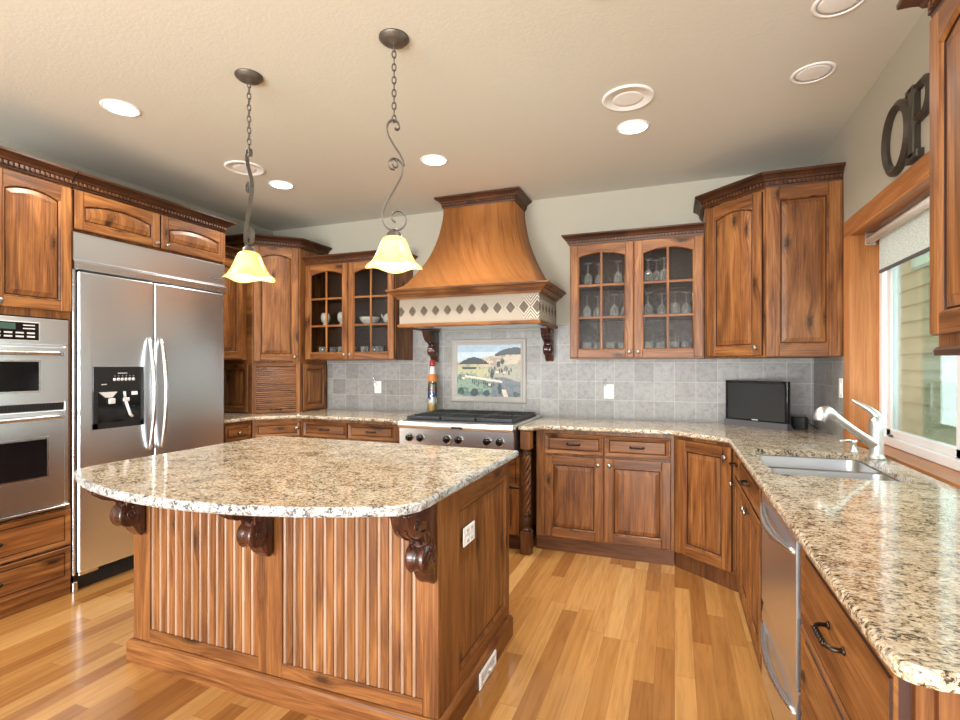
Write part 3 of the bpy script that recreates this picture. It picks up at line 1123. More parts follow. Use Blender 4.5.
# right upper corner cabinet
P3, P4 = (0.200, 3.970), (0.532, 3.650)
ra = math.atan2(P4[1] - P3[1], P4[0] - P3[0])
L2 = math.hypot(P4[0] - P3[0], P4[1] - P3[1])
rc = thing('corner_cabinet', 'tall angled wood wall cabinet in the corner beside the window, above the television', 'cabinet', (P3[0], P3[1], 0), ra)
plan_body(rc, [P3, P4, (0.943, 3.65), (0.943, 4.308), (0.200, 4.308)], 1.41, 2.47, P3, ra)
Mi2 = (Matrix.Translation((P3[0], P3[1], 0)) @ Matrix.Rotation(ra, 4, 'Z')).inverted()
LR = lambda x, y: tuple((Mi2 @ Vector((x, y, 0)))[:2])
door(rc, 0.035, L2 - 0.012, 1.42, 2.455, 0, 0.035, (L2 - 0.045, 1.47), sw=0.062)
ep = door(rc, 0.0, 0.410, 1.412, 2.468, 0, 0, None, sw=0.075, name='end_panel')
o0 = LR(*P4)
ep.matrix_local = Matrix.Translation((o0[0], o0[1], 0)) @ Matrix.Rotation(-ra, 4, 'Z')
crown(rc, [LR(0.200, 4.30), (0, 0), (L2, 0), LR(0.943, 3.65)], 2.47)

# near wall cabinet at the right
nc = thing('wall_cabinet', 'wood wall cabinet hanging nearest on the right, beyond the window', 'cabinet', (0.632, 1.645, 0), R(-90))
MB().box(0, 0.80, 0.001, 0.311, 1.40, 2.25, 'zxy').build('body', 'alder', nc)
door(nc, 0.004, 0.396, 1.43, 2.238, 0, 0.035, (0.365, 1.48), sw=0.05)
door(nc, 0.404, 0.796, 1.43, 2.238, 0, 0.035, (0.435, 1.48), sw=0.05)
m = MB()
m.sweep([(0, 0.31), (0, 0), (0.8, 0)], [(0, -0.022), (0.006, -0.022), (0.008, -0.008), (0.003, 0.0), (0, 0)], 1.40)
m.build('light_rail', 'alder_dark', nc)
crown(nc, [(0, 0.31), (0, 0), (0.80, 0)], 2.25)

# ------------------------------------------------------------------ base cabinets
BZ = 0.888          # top of base cabinets
FYB = 3.70
t = thing('base_cabinet', 'wood base cabinet with two drawers and two doors right of the range', 'cabinet', (-0.960, FYB, 0))
body(t, 0.958, 0.605, 0.10, BZ)
drawer(t, 0.065, 0.490, 0.715, 0.862, w=0.085)
drawer(t, 0.498, 0.935, 0.715, 0.862, w=0.085)
door(t, 0.065, 0.490, 0.112, 0.700, 0, 0, (0.455, 0.655))
door(t, 0.498, 0.935, 0.112, 0.700, 0, 0, (0.533, 0.655))

P5, P6 = (0.0, 3.70), (0.345, 3.405)
ba = math.atan2(P6[1] - P5[1], P6[0] - P5[0])
L3 = math.hypot(P6[0] - P5[0], P6[1] - P5[1])
t = thing('base_cabinet', 'angled corner base cabinet with one tall door, under the television', 'cabinet', (P5[0], P5[1], 0), ba)
plan_body(t, [P5, P6, (0.943, 3.405), (0.943, 4.305), (0.0, 4.305)], 0.10, BZ, P5, ba)
plan_body(t, [(0.004, 3.705), (0.349, 3.410), (0.943, 3.41), (0.943, 4.30), (0.004, 4.30)], 0.0, 0.10, P5, ba, 'toe_board')
door(t, 0.035, L3 - 0.022, 0.112, 0.865, 0, 0, (L3 - 0.055, 0.80), sw=0.065)

RXF = 0.350
t = thing('base_cabinet', 'narrow wood base cabinet with one drawer between corner cabinet and sink cabinet', 'cabinet', (RXF, 3.400, 0), R(-90))
body(t, 0.265, 0.593, 0.10, BZ)
drawer(t, 0.018, 0.255, 0.715, 0.862, w=0.075)
door(t, 0.018, 0.255, 0.112, 0.700, 0, 0, (0.045, 0.655), sw=0.05)

t = thing('sink_cabinet', 'wood base cabinet under the sink with false drawer front and paired doors', 'cabinet', (RXF, 3.132, 0), R(-90))
SW = 0.80
m = MB()
m.box(0, 0.018, 0.001, 0.593, 0.10, BZ, 'zxy')
m.box(SW - 0.018, SW, 0.001, 0.593, 0.10, BZ, 'zxy')
m.box(0.018, SW - 0.018, 0.575, 0.593, 0.10, BZ, 'zxy')
m.box(0.018, SW - 0.018, 0.001, 0.575, 0.10, 0.12, 'xzy')
m.box(0.018, SW - 0.018, 0.001, 0.018, 0.12, BZ, 'xzy')
m.build('body', 'alder', t)
MB().box(0, SW, 0.006, 0.593, 0, 0.10, 'xzy').build('toe_board', 'alder_toned', t)  # shade at the toe painted in by the darker wood
drawer(t, 0.015, 0.735, 0.715, 0.862, w=0.10)
door(t, 0.015, 0.372, 0.112, 0.700, 0, 0, (0.342, 0.655))
door(t, 0.378, 0.735, 0.112, 0.700, 0, 0, (0.408, 0.655))

# dishwasher with two drawers
dw = thing('dishwasher', 'stainless steel two-drawer dishwasher under the counter beside the sink cabinet', 'dishwasher', (RXF, 2.325, 0), R(-90))
DWW = 0.635
MB().box(0.0, DWW, 0.012, 0.57, 0.10, 0.882).build('tub', 'grey_plastic', dw)
MB().box(0.0, DWW, 0.03, 0.55, 0.0, 0.10).build('kick_plate', 'black_plastic', dw)
for z0, z1 in ((0.418, 0.880), (0.105, 0.410)):
    m = MB()
    m.loft([[(x, y, z) for y, z in ((0.011, z0), (-0.020, z0), (-0.024, z0 + 0.006), (-0.024, z1 - 0.045), (-0.018, z1 - 0.006), (-0.012, z1), (0.011, z1))] for x in (0.006, DWW - 0.006)], 0, 'xzy', True, True, True)
    d = m.build('drawer_front', 'steel', dw)
    m = MB()
    pts = [(0.03 + (DWW - 0.06) * k / 20, -0.022 - 0.026 * math.sin(PI * k / 20) ** 0.8, z1 - 0.072 - 0.016 * math.sin(PI * k / 20)) for k in range(21)]
    m.tube(pts, [0.008 + 0.007 * math.sin(PI * k / 20) for k in range(21)], 10)
    m.build('drawer_handle', 'steel_polished', d)

t = thing('drawer_cabinet', 'three-drawer wood base cabinet at the near end of the right counter', 'cabinet', (RXF, 1.672, 0), R(-90))
CW = 0.690
body(t, CW, 0.593, 0.10, BZ)
drawer(t, 0.012, CW - 0.02, 0.640, 0.866, w=0.115)
drawer(t, 0.012, CW - 0.02, 0.385, 0.630, w=0.115)
drawer(t, 0.012, CW - 0.02, 0.112, 0.375, w=0.115)
MB().box(CW, CW + 0.016, 0.022, 0.593, 0.0, BZ, 'zxy').build('end_panel', 'alder', t)

# left side base cabinets
t = thing('base_cabinet', 'wood base cabinet with two drawers left of the range, behind the island', 'cabinet', (-3.098, FYB, 0))
body(t, 1.008, 0.605, 0.10, BZ)
drawer(t, 0.02, 0.48, 0.735, 0.865, w=0.085)
drawer(t, 0.49, 0.95, 0.735, 0.865, w=0.085)
door(t, 0.02, 0.48, 0.112, 0.72, 0, 0, (0.445, 0.67))
door(t, 0.49, 0.95, 0.112, 0.72, 0, 0, (0.525, 0.67))
P7, P8 = (-3.400, 3.420), (-3.100, 3.700)
la = math.atan2(P8[1] - P7[1], P8[0] - P7[0])
L4 = math.hypot(P8[0] - P7[0], P8[1] - P7[1])
t = thing('base_cabinet', 'angled corner base cabinet below the roll-up garage', 'cabinet', (P7[0], P7[1], 0), la)
plan_body(t, [P7, P8, (-3.100, 4.305), (-3.998, 4.305), (-3.998, 3.42)], 0.10, BZ, P7, la)
plan_body(t, [(-3.404, 3.425), (-3.104, 3.705), (-3.104, 4.30), (-3.995, 4.30), (-3.995, 3.425)], 0.0, 0.10, P7, la, 'toe_board')
knob(drawer(t, 0.02, L4 - 0.02, 0.735, 0.865, handle=None), L4 - 0.05, -0.021, 0.81)
door(t, 0.02, L4 - 0.02, 0.112, 0.72, 0, 0, (L4 - 0.055, 0.67))
t = thing('base_cabinet', 'narrow wood base cabinet beside the far side of the fridge', 'cabinet', (-3.405, 3.105, 0), R(90))
body(t, 0.310, 0.59, 0.10, BZ)
drawer(t, 0.02, 0.29, 0.735, 0.865, handle='knob')
door(t, 0.02, 0.29, 0.112, 0.72, 0, 0, (0.06, 0.67), sw=0.05)

# range base, turned posts
RX0, RX1 = -1.975, -1.060
t = thing('range_cabinet', 'wood cabinet with drawers below the gas rangetop, behind the island', 'cabinet', (RX0 - 0.02, 3.62, 0))
RW = RX1 - RX0 + 0.04
MB().box(0, RW, 0.001, 0.68, 0.10, 0.715, 'zxy').build('body', 'alder', t)
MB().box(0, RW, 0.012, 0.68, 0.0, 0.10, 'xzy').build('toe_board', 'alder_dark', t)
for a, b in ((0.02, RW / 2 - 0.004), (RW / 2 + 0.004, RW - 0.02)):
    drawer(t, a, b, 0.46, 0.70)
    door(t, a, b, 0.115, 0.45, 0, 0, None)

pst = thing('turned_post', 'dark rope-twist turned wood post at the right of the rangetop', 'post', (-1.000, 3.578, 0), 0, 'rope-twist posts beside the range')
hw = 0.038
MB().box(-hw, hw, -hw, hw, 0, 0.165, 'zxy', bev=0.004).build('base_block', 'alder_toned', pst)
MB().box(-hw, hw, -hw, hw, 0.755, BZ, 'zxy', bev=0.004).build('top_block', 'alder', pst)
MB().lathe([(0.0, 0.165), (0.036, 0.168), (0.038, 0.176), (0.034, 0.184), (0.024, 0.188), (0.030, 0.20), (0.036, 0.23), (0.033, 0.262), (0.026, 0.272), (0.033, 0.278), (0.033, 0.290), (0.0, 0.292)], n=20).build('turned_foot', 'alder_dark', pst)
m = MB()
for k in range(4):
    pts = [(0.017 * math.cos(k * PI / 2 + j * 0.34), 0.017 * math.sin(k * PI / 2 + j * 0.34), 0.288 + 0.43 * j / 36) for j in range(37)]
    m.tube(pts, 0.0165, 8)
m.build('rope_twist', 'alder_toned', pst)
MB().lathe([(0.0, 0.712), (0.033, 0.714), (0.036, 0.724), (0.030, 0.732), (0.024, 0.738), (0.034, 0.744), (0.034, 0.754), (0.0, 0.755)], n=20).build('turned_collar', 'alder_dark', pst)
dup(pst, (-2.036, 3.578, 0), None, 'dark rope-twist turned wood post at the left of the rangetop')

# ------------------------------------------------------------------ countertops
def slab(outer, holes, z0, z1, name, label, step=0.02, jit=0.0016, order='xyz', edge=0):
    outer = resample(outer, step)
    prof = [(0.011, z0), (0.003, z0 + 0.004), (0.0, z0 + 0.011), (0.0, z1 - 0.011), (0.002, z1 - 0.005), (0.009, z1)]
    m = MB()
    rings = []
    for o, z in prof:
        rg = inset(outer, o)
        if 0 < prof.index((o, z)) < len(prof) - 1:
            rg = [(x + rnd.uniform(-jit, jit), y + rnd.uniform(-jit, jit)) for x, y in rg]
        rings.append([(x, y, z) for x, y in rg])
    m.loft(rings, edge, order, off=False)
    for zz, rg in ((z1, rings[-1]), (z0, rings[0])):
        loops = [[Vector((p[0], p[1], 0)) for p in rg]] + [[Vector((x, y, 0)) for x, y in h] for h in holes]
        tris = tessellate_polygon(loops)
        flat = [(v.x, v.y, zz) for l in loops for v in l]
        m.add(flat, [tuple(t) for t in tris], 0, order, False, False)
    for h in holes:
        m.loft([[(x, y, z0) for x, y in h], [(x, y, z1) for x, y in h]], 0, order, off=False)
    o = m.build(name, ['granite', 'granite_edge_daylit'])
    return tag(o, label, 'countertop')


# island top: straight back, bowed front
isl = [(-2.37, 2.52), (-2.37, 1.42)]
cx, rad = -1.56, 1.60
arc = []
for k in range(33):
    x = -2.32 + (-0.80 + 2.32) * k / 32
    arc.append((x, 1.185 + rad - math.sqrt(rad * rad - (x - cx) ** 2)))
core = rounded([(-2.37, 2.52), (-2.37, 1.50)], 0) if False else None
loop = [(-0.748, 2.525)] + rounded([(-0.70, 2.525), (-2.37, 2.525), (-2.37, 1.0)], [0, 0.07, 0])[1:-1] + [(-2.37, 1.55), (-2.366, 1.46), (-2.350, 1.41)] + arc + [(-0.772, 1.412), (-0.752, 1.450), (-0.748, 1.49)]
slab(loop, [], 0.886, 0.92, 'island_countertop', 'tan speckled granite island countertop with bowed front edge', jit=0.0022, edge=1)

ZC0, ZC1 = 0.89, 0.92
sink_hole = rounded([(0.372, 2.340), (0.842, 2.340), (0.842, 3.020), (0.372, 3.020)], 0.045, 6)
outer = rounded([(-1.052, 4.300), (-1.052, 3.530), (-0.945, 3.530), (-0.900, 3.655), (-0.020, 3.655), (0.298, 3.385), (0.298, 0.900), (0.943, 0.900), (0.943, 4.300)],
                [0, 0.012, 0.03, 0.05, 0.05, 0.05, 0.05, 0, 0], 6)
slab(outer, [sink_hole], ZC0, ZC1, 'right_countertop', 'tan speckled granite countertop running from the range to the sink and window')
outer = rounded([(-1.983, 3.530), (-1.983, 4.300), (-3.998, 4.300), (-3.998, 3.106), (-3.372, 3.106), (-3.372, 3.395), (-3.115, 3.655), (-2.140, 3.655), (-2.092, 3.530)],
                [0.012, 0, 0, 0, 0.01, 0.04, 0.04, 0.05, 0.03], 5)
slab(outer, [], ZC0, ZC1, 'left_countertop', 'tan speckled granite countertop in the far left corner beside the range')

# backsplash tile
HC = -1.535
m = MB()
yb0, yb1 = YB - 0.009, YB - 0.0005
m.box(-3.298, 0.942, yb0, yb1, 0.9205, 1.409, 'xzy', off=False)
m.box(-2.317, -0.766, yb0, yb1, 1.409, 1.667, 'xzy', off=False)
m.box(-2.317, HC - 0.61, yb0, yb1, 1.667, 1.70, 'xzy', off=False)
m.box(HC + 0.61, -0.766, yb0, yb1, 1.667, 1.70, 'xzy', off=False)
m.box(0.936, 0.9445, 3.557, yb0, 0.9205, 1.409, 'yzx', off=False)
tag(m.build('tile_backsplash', 'stone_tile'), 'grey square stone tile backsplash behind the counters', 'backsplash')

# ------------------------------------------------------------------ rangetop
rg = thing('rangetop', 'stainless steel six-burner gas rangetop with black knobs', 'stove', (RX0, 3.45, 0))
RWD = RX1 - RX0
m = MB()
prof = [(0.055, 0.722), (0.012, 0.722), (0.006, 0.730), (0.0, 0.880), (-0.018, 0.890), (-0.026, 0.905), (-0.022, 0.922), (-0.006, 0.934), (0.055, 0.936), (0.80, 0.936), (0.80, 0.722)]
m.loft([[(x, y, z) for y, z in prof] for x in (0, RWD)], 0, 'xzy', True, True, True)
m.build('body', 'steel', rg)
MB().box(0.445, 0.535, -0.0275, -0.020, 0.893, 0.909, bev=0.002).build('badge', 'bronze', rg)
for f in (0.10, 0.20, 0.44, 0.545, 0.785, 0.89):
    x = RWD * f
    kb = MB().lathe([(0.033, 0), (0.033, 0.004), (0.0, 0.004)], (x, 0.0045, 0.812), 20, 'y').build('knob', 'steel_polished', rg)
    kk = MB().lathe([(0.027, 0), (0.0265, 0.016), (0.025, 0.026), (0.020, 0.029), (0, 0.0295)], (x, -0.0005, 0.812), 18, 'y')
    kk.box(x - 0.004, x + 0.004, -0.034, -0.026, 0.795, 0.830, bev=0.002)
    kk.build('knob_cap', 'black_gloss', kb)
MB().box(0.02, RWD - 0.02, 0.065, 0.72, 0.936, 0.941).build('burner_pan', 'black_plastic', rg)
for c in range(3):
    gx0, gx1 = 0.025 + c * (RWD - 0.05) / 3 + 0.002, 0.025 + (c + 1) * (RWD - 0.05) / 3 - 0.002
    m = MB()
    gy0, gy1 = 0.07, 0.715
    zt0, zt1 = 0.950, 0.968
    for x in (gx0, gx1 - 0.012):
        m.box(x, x + 0.012, gy0, gy1, zt0 - 0.01, zt1, bev=0.003)
    for y in (gy0, (gy0 + gy1) / 2 - 0.006, gy1 - 0.012):
        m.box(gx0, gx1, y, y + 0.012, zt0 - 0.005, zt1, bev=0.003)
    for k in range(1, 8):
        x = gx0 + (gx1 - gx0) * k / 8
        m.box(x - 0.005, x + 0.005, gy0, gy1, zt0, zt1, bev=0.003)
    for x in (gx0 + 0.006, gx1 - 0.006):
        for y in (gy0 + 0.006, gy1 - 0.006):
            m.lathe([(0.008, 0.941), (0.008, zt0)], (x, y, 0), 8)
    m.build('grate', 'cast_iron', rg)
    for y in (0.23, 0.56):
        MB().lathe([(0.05, 0.9405), (0.05, 0.944), (0.036, 0.946), (0.036, 0.948), (0, 0.949)], ((gx0 + gx1) / 2, y, 0), 18).build('burner', 'cast_iron', rg)

# ------------------------------------------------------------------ hood
hd = thing('range_hood', 'large flared wood range hood with tile band and carved corbels', 'range hood', (HC, YB, 0))
Y0 = YB


def rect3(hw, yf, z):
    return [(-hw, -0.0005, z), (-hw, yf - Y0, z), (hw, yf - Y0, z), (hw, -0.0005, z)]


keys = catmull([(0.585, 3.625, 1.975), (0.545, 3.72, 2.02), (0.497, 3.80, 2.11), (0.425, 3.895, 2.25), (0.360, 3.950, 2.42), (0.322, 3.980, 2.60), (0.312, 3.986, 2.72)], 6)
MB().loft([rect3(k.x, k.y, k.z) for k in keys], 0, 'zxy', False, smooth=True).build('flared_body', 'hood_wood', hd)
crown(hd, [(-0.312, -0.001), (-0.312, 3.986 - Y0), (0.312, 3.986 - Y0), (0.312, -0.001)], 2.70, 0.98)
hb = 0.592
yt = 3.72 - Y0
m = MB()
lip = [(0, 0), (0.012, 0.0), (0.016, 0.014), (0.022, 0.018), (0.040, 0.030), (0.058, 0.052), (0.070, 0.058), (0.074, 0.062), (0.074, 0.074), (0, 0.074)]
m.sweep([(-hb, -0.001), (-hb, yt), (hb, yt), (hb, -0.001)], [(o * 1.15, h) for o, h in lip], 1.902)
m.build('lower_moulding', 'alder', hd)
path = [(-hb, -0.001), (-hb, yt), (hb, yt), (hb, -0.001)]
for a, b in zip(path, path[1:]):
    m = MB()
    d = Vector(b) - Vector(a)
    n = int(d.length / 0.02)
    u = d.normalized()
    nr = Vector((u.y, -u.x))
    for i in range(n):
        c = Vector(a) + d * (i + 0.5) / n + nr * 0.047
        m.obox(c, u, nr, 0.006, 0.004, 1.930, 1.941)
    m.build('bead_strip', 'alder_dark', hd)
m = MB()
m.box(-hb, hb, yt, yt + 0.02, 1.70, 1.902, 'xzy', off=False)
m.box(-hb, -hb + 0.02, yt + 0.02, -0.001, 1.70, 1.902, 'yzx', off=False)
m.box(hb - 0.02, hb, yt + 0.02, -0.001, 1.70, 1.902, 'yzx', off=False)
m.build('tile_band', 'diamond_mosaic', hd)
m = MB()
m.sweep([(-hb, -0.001), (-hb, yt), (hb, yt), (hb, -0.001)], [(-0.03, 0), (0.010, 0), (0.014, 0.010), (0.012, 0.024), (0.004, 0.030), (-0.03, 0.030)], 1.670)
m.build('lower_rail', 'alder', hd)
hi = MB().box(-hb + 0.03, hb - 0.03, yt + 0.03, -0.02, 1.682, 1.698).build('steel_insert', 'steel', hd)
for x in (-0.30, 0.22):
    MB().lathe([(0.04, 1.674), (0.045, 1.682)], (x, yt + 0.14, 0), 16).build('hood_lamp', 'white_plastic', hi)


def scroll_pts(cx, cy, r0, r1, a0, a1, n):
    return [(cx + (r0 + (r1 - r0) * k / n) * math.cos(a0 + (a1 - a0) * k / n), cy + (r0 + (r1 - r0) * k / n) * math.sin(a0 + (a1 - a0) * k / n)) for k in range(n + 1)]


def corbel_mesh(depth, height, width):
    """Acanthus scroll bracket; back at y = 0, top at z = 0, front towards -y."""
    m = MB()
    d, h, w = depth, height, width / 2
    out = [(-0.02 * d, 0), (-0.97 * d, 0), (-1.0 * d, -0.05 * h), (-0.96 * d, -0.14 * h), (-0.86 * d, -0.25 * h), (-0.70 * d, -0.33 * h), (-0.54 * d, -0.37 * h), (-0.43 * d, -0.42 * h),
           (-0.40 * d, -0.50 * h), (-0.46 * d, -0.58 * h), (-0.48 * d, -0.66 * h), (-0.43 * d, -0.745 * h), (-0.33 * d, -0.78 * h), (-0.25 * d, -0.84 * h), (-0.17 * d, -0.94 * h), (-0.08 * d, -1.0 * h), (-0.02 * d, -0.97 * h)]
    out = [(p.x, p.y) for p in catmull([(x, z, 0) for x, z in out], 3)]
    rings = []
    for ins, x in ((0.010, -w), (0.003, -w + 0.004), (0.0, -w + 0.010), (0.0, -w * 0.45), (0.004, -w * 0.38), (0.004, w * 0.38), (0.0, w * 0.45), (0.0, w - 0.010), (0.003, w - 0.004), (0.010, w)):
        cxy = (sum(p[0] for p in out) / len(out), sum(p[1] for p in out) / len(out))
        lp = inset(out, -ins) if False else [(p[0] + (cxy[0] - p[0]) * ins * 5, p[1] + (cxy[1] - p[1]) * ins * 5) for p in out]
        rings.append([(x, y, z) for y, z in lp])
    m.loft(rings, 0, 'zxy', True, True, True, smooth=True)
    # volutes on both cheeks
    for sx in (-1, 1):
        for cy, cz, r in ((-0.30 * d, -0.62 * h, 0.105 * h), (-0.74 * d, -0.17 * h, 0.075 * h)):
            pts = [(sx * (w + 0.001), a, b) for a, b in scroll_pts(cy, cz, r, r * 0.15, PI * 0.5, PI * 0.5 + sx * 0 - 3.6 * PI, 26)]
            m.tube(pts, 0.0045, 6)
        edge = [(sx * (w - 0.001), y, z) for y, z in [(-0.60 * d, -0.28 * h), (-0.42 * d, -0.30 * h), (-0.26 * d, -0.38 * h), (-0.17 * d, -0.52 * h), (-0.14 * d, -0.72 * h)]]
        m.tube(catmull(edge, 5), 0.005, 6)
    # leaf ribs over the front
    for sx in (-0.42, 0.42):
        rib = [(sx * w, y - 0.001, z - 0.001) for y, z in ((-0.92 * d, -0.20 * h), (-0.70 * d, -0.335 * h), (-0.52 * d, -0.38 * h), (-0.42 * d, -0.45 * h))]
        m.tube(catmull(rib, 4), 0.004, 6)
    m.lathe([(0.0, -w - 0.003), (0.050 * h / 0.295, -w - 0.003), (0.056 * h / 0.295, -w + 0.006), (0.046 * h / 0.295, -0.006), (0.046 * h / 0.295, 0.006), (0.056 * h / 0.295, w - 0.006), (0.050 * h / 0.295, w + 0.003), (0.0, w + 0.003)], (0, -0.30 * d, -0.63 * h), 18, 'x')
    return m


for x in (-0.540, 0.540):
    cb = corbel_mesh(0.21, 0.275, 0.066).build('corbel', 'mahogany', hd)
    cb.location = (x, -0.010, 1.668)
    MB().box(-0.045, 0.045, -0.215, 0.0, -0.002, 0.010, bev=0.003).build('corbel_cap', 'mahogany', cb)

# ------------------------------------------------------------------ island
IX0, IX1, IY0, IY1 = -2.33, -0.78, 1.636, 2.465
isd = thing('kitchen_island', 'wood kitchen island with beadboard front and carved scroll brackets', 'island', (IX0, IY0, 0))
IW, ID = IX1 - IX0, IY1 - IY0
ZT = 0.885
MB().box(0.012, IW - 0.012, 0.014, ID, 0.0, ZT, 'zxy').build('carcass', 'alder', isd)
m = MB()
SW0 = 0.075
segs = [(0.0, 0.105), (0.735, 0.855), (IW - 0.062, IW)]
for a, b in segs:
    m.box(a, b, 0.0, 0.0139, 0.10, ZT, 'zxy', bev=0.002)
for a, b in ((0.105, 0.735), (0.855, IW - 0.062)):
    m.box(a, b, 0.0002, 0.0139, 0.10, 0.158, 'xzy', bev=0.002)
m.build('front_frame', 'alder', isd)
for a, b in ((0.105, 0.735), (0.855, IW - 0.062)):
    m = MB()
    n = round((b - a) / 0.0475)
    pw = (b - a) / n
    prof = []
    for k in range(n):
        x = a + k * pw
        prof += [(x, 0.0075), (x + 0.0015, 0.0120), (x + 0.0028, 0.0098)]
        prof += [(x + 0.0105 - 0.0075 * math.cos(PI * j / 4), 0.0098 - 0.0055 * math.sin(PI * j / 4)) for j in range(1, 4)]
        prof += [(x + 0.0182, 0.0098), (x + 0.0196, 0.0120)]
        prof += [(x + 0.0212, 0.0070)]
    prof.append((b, 0.0070))
    rings = [[(x, y, z) for x, y in prof] for z in (0.158, ZT)]
    m.loft(rings, 0, 'zxy', False)
    m.fm = [1 if 2 <= i % 9 <= 5 else 0 for i in range(len(m.fm))]
    m.box(a, b, 0.012, 0.0138, 0.158, ZT, 'zxy')
    m.build('beadboard_panel', ['alder', 'bead_wood_glare'], isd)
# right end: framed panel
m = MB()
xe0, xe1 = IW - 0.0119, IW
m.box(xe0, xe1 + 0.001, 0.014, 0.190, 0.0, ZT, 'zxy', bev=0.002)
m.box(xe0, xe1, ID - 0.055, ID, 0.10, ZT, 'zxy', bev=0.002)
m.box(xe0, xe1 - 0.0002, 0.190, ID - 0.055, 0.10, 0.165, 'yzx', bev=0.002)
m.box(xe0, xe1 - 0.0002, 0.190, ID - 0.055, 0.80, ZT, 'yzx', bev=0.002)
m.build('end_frame', 'alder', isd)
lp = [(0.190, 0.165), (ID - 0.055, 0.165), (ID - 0.055, 0.80), (0.190, 0.80)]
yzx = lambda l, x: [(x, y, z) for y, z in l]
MB().loft([yzx(lp, IW - 0.001), yzx(inset(lp, 0.004), IW - 0.003), yzx(inset(lp, 0.016), IW - 0.008), yzx(inset(lp, 0.018), IW - 0.010), yzx(inset(lp, 0.022), IW - 0.009)], mats=[0, 0, 1, 1]).add(yzx(inset(lp, 0.0218), IW - 0.009), [(0, 1, 2, 3)], 0, 'zyx').build('end_panel', ['alder', 'glaze'], isd)
# back face doors
for k in range(3):
    a = 0.02 + k * (IW - 0.04) / 3
    bk = door(isd, 0.0, (IW - 0.04) / 3 - 0.008, 0.115, 0.87, 0, 0, None, name='back_door')
    bk.matrix_local = Matrix.Translation((a + (IW - 0.04) / 3 - 0.004, ID, 0)) @ Matrix.Rotation(PI, 4, 'Z')
bp = [(0, 0), (0.020, 0), (0.020, 0.086), (0.014, 0.096), (0.006, 0.101), (0, 0.101)]
m = MB()
m.sweep([(0.0, ID), (0.0, 0.0), (IW, 0.0), (IW, ID)], bp, 0.0)
m.build('base_moulding', 'alder', isd)
for x, dp_ in ((0.058, 0.232), (0.790, 0.262), (IW - 0.034, 0.215)):
    cb = corbel_mesh(dp_, 0.295, 0.066).build('corbel', 'mahogany', isd)
    cb.location = (x, -0.002, ZT - 0.0015)


def outlet(name, label, loc, rz, w=0.078, h=0.118, gang=1, gadget=None, group=None, switch=False):
    t = thing(name, label, 'switch' if switch else 'outlet', loc, rz, group)
    MB().box(-w / 2, w / 2, -0.006, 0, -h / 2, h / 2, bev=0.003).build('cover_plate', 'white_plastic', t)
    for k in range(gang):
        x = (k - (gang - 1) / 2) * 0.046
        if switch:
            MB().box(x - 0.016, x + 0.016, -0.010, -0.005, -0.034, 0.034, bev=0.003).build('rocker', 'white_plastic', t)
        else:
            for z in (-0.021, 0.021):
                m = MB().box(x - 0.016, x + 0.016, -0.0078, -0.0055, z - 0.014, z + 0.014, bev=0.002, mat=0)
                for dx in (-0.006, 0.006):
                    m.box(x + dx - 0.001, x + dx + 0.001, -0.0083, -0.0075, z - 0.004, z + 0.006, mat=1)
                m.build('socket', ['white_plastic', 'black_plastic'], t)
    return t


outlet('wall_outlet', 'white outlet plate on the right end of the island', (IX1 + 0.001, 1.915, 0.675), R(90), 0.118, 0.076, 2)
isd_o = outlet('wall_outlet', 'white outlet on the tile below the left glass cabinet', (-2.697, YB - 0.0095, 1.150), 0)
isd_p = outlet('wall_outlet', 'white outlet on the tile below the right glass cabinet', (-0.505, YB - 0.0095, 1.145), 0)
outlet('light_switch', 'white light switch on the tile beside the window casing', (0.9355, 3.64, 1.22), R(-90), 0.072, 0.118, 1, switch=True)
for nm, lb, x in (('plug_in_freshener', 'small white plug-in air freshener in the left tile outlet', -2.715), ('plug_in_freshener', 'small white plug-in air freshener in the right tile outlet', -0.525)):
    t = thing(nm, lb, 'air freshener', (x, YB - 0.0185, 1.172), 0, 'plug-in air fresheners')
    MB().box(-0.018, 0.018, -0.018, 0, -0.014, 0.020, bev=0.005).build('plug_body', 'white_plastic', t)
    m = MB()
    m.tube([(-0.008, -0.012, 0.018), (-0.016, -0.018, 0.040), (-0.012, -0.02, 0.062), (0.004, -0.02, 0.075)], [0.012, 0.013, 0.010, 0.005], 10)
    m.build('scent_wand', 'crystal', t)

# toe-kick vent register
t = thing('vent_register', 'white metal floor vent register in the base of the island', 'vent', (IX1 + 0.021, 1.985, 0), R(90))
l = [(0, 0.003), (0.205, 0.003), (0.205, 0.072), (0, 0.072)]
MB().loft([xz(l, 0.0), xz(l, -0.004), xz(inset(l, 0.006), -0.008), xz(inset(l, 0.018), -0.008), xz(inset(l, 0.020), -0.002)], cap0=True, cap1=True).build('register_frame', 'white_vinyl', t)
m = MB()
for k in range(6):
    m.box(0.022, 0.183, -0.006, -0.0025, 0.025 + k * 0.0045, 0.0268 + k * 0.0045)
m.build('louver', 'white_plastic', t)
MB().box(0.10, 0.12, -0.018, -0.006, 0.034, 0.041, bev=0.002).build('damper_lever', 'white_plastic', t)

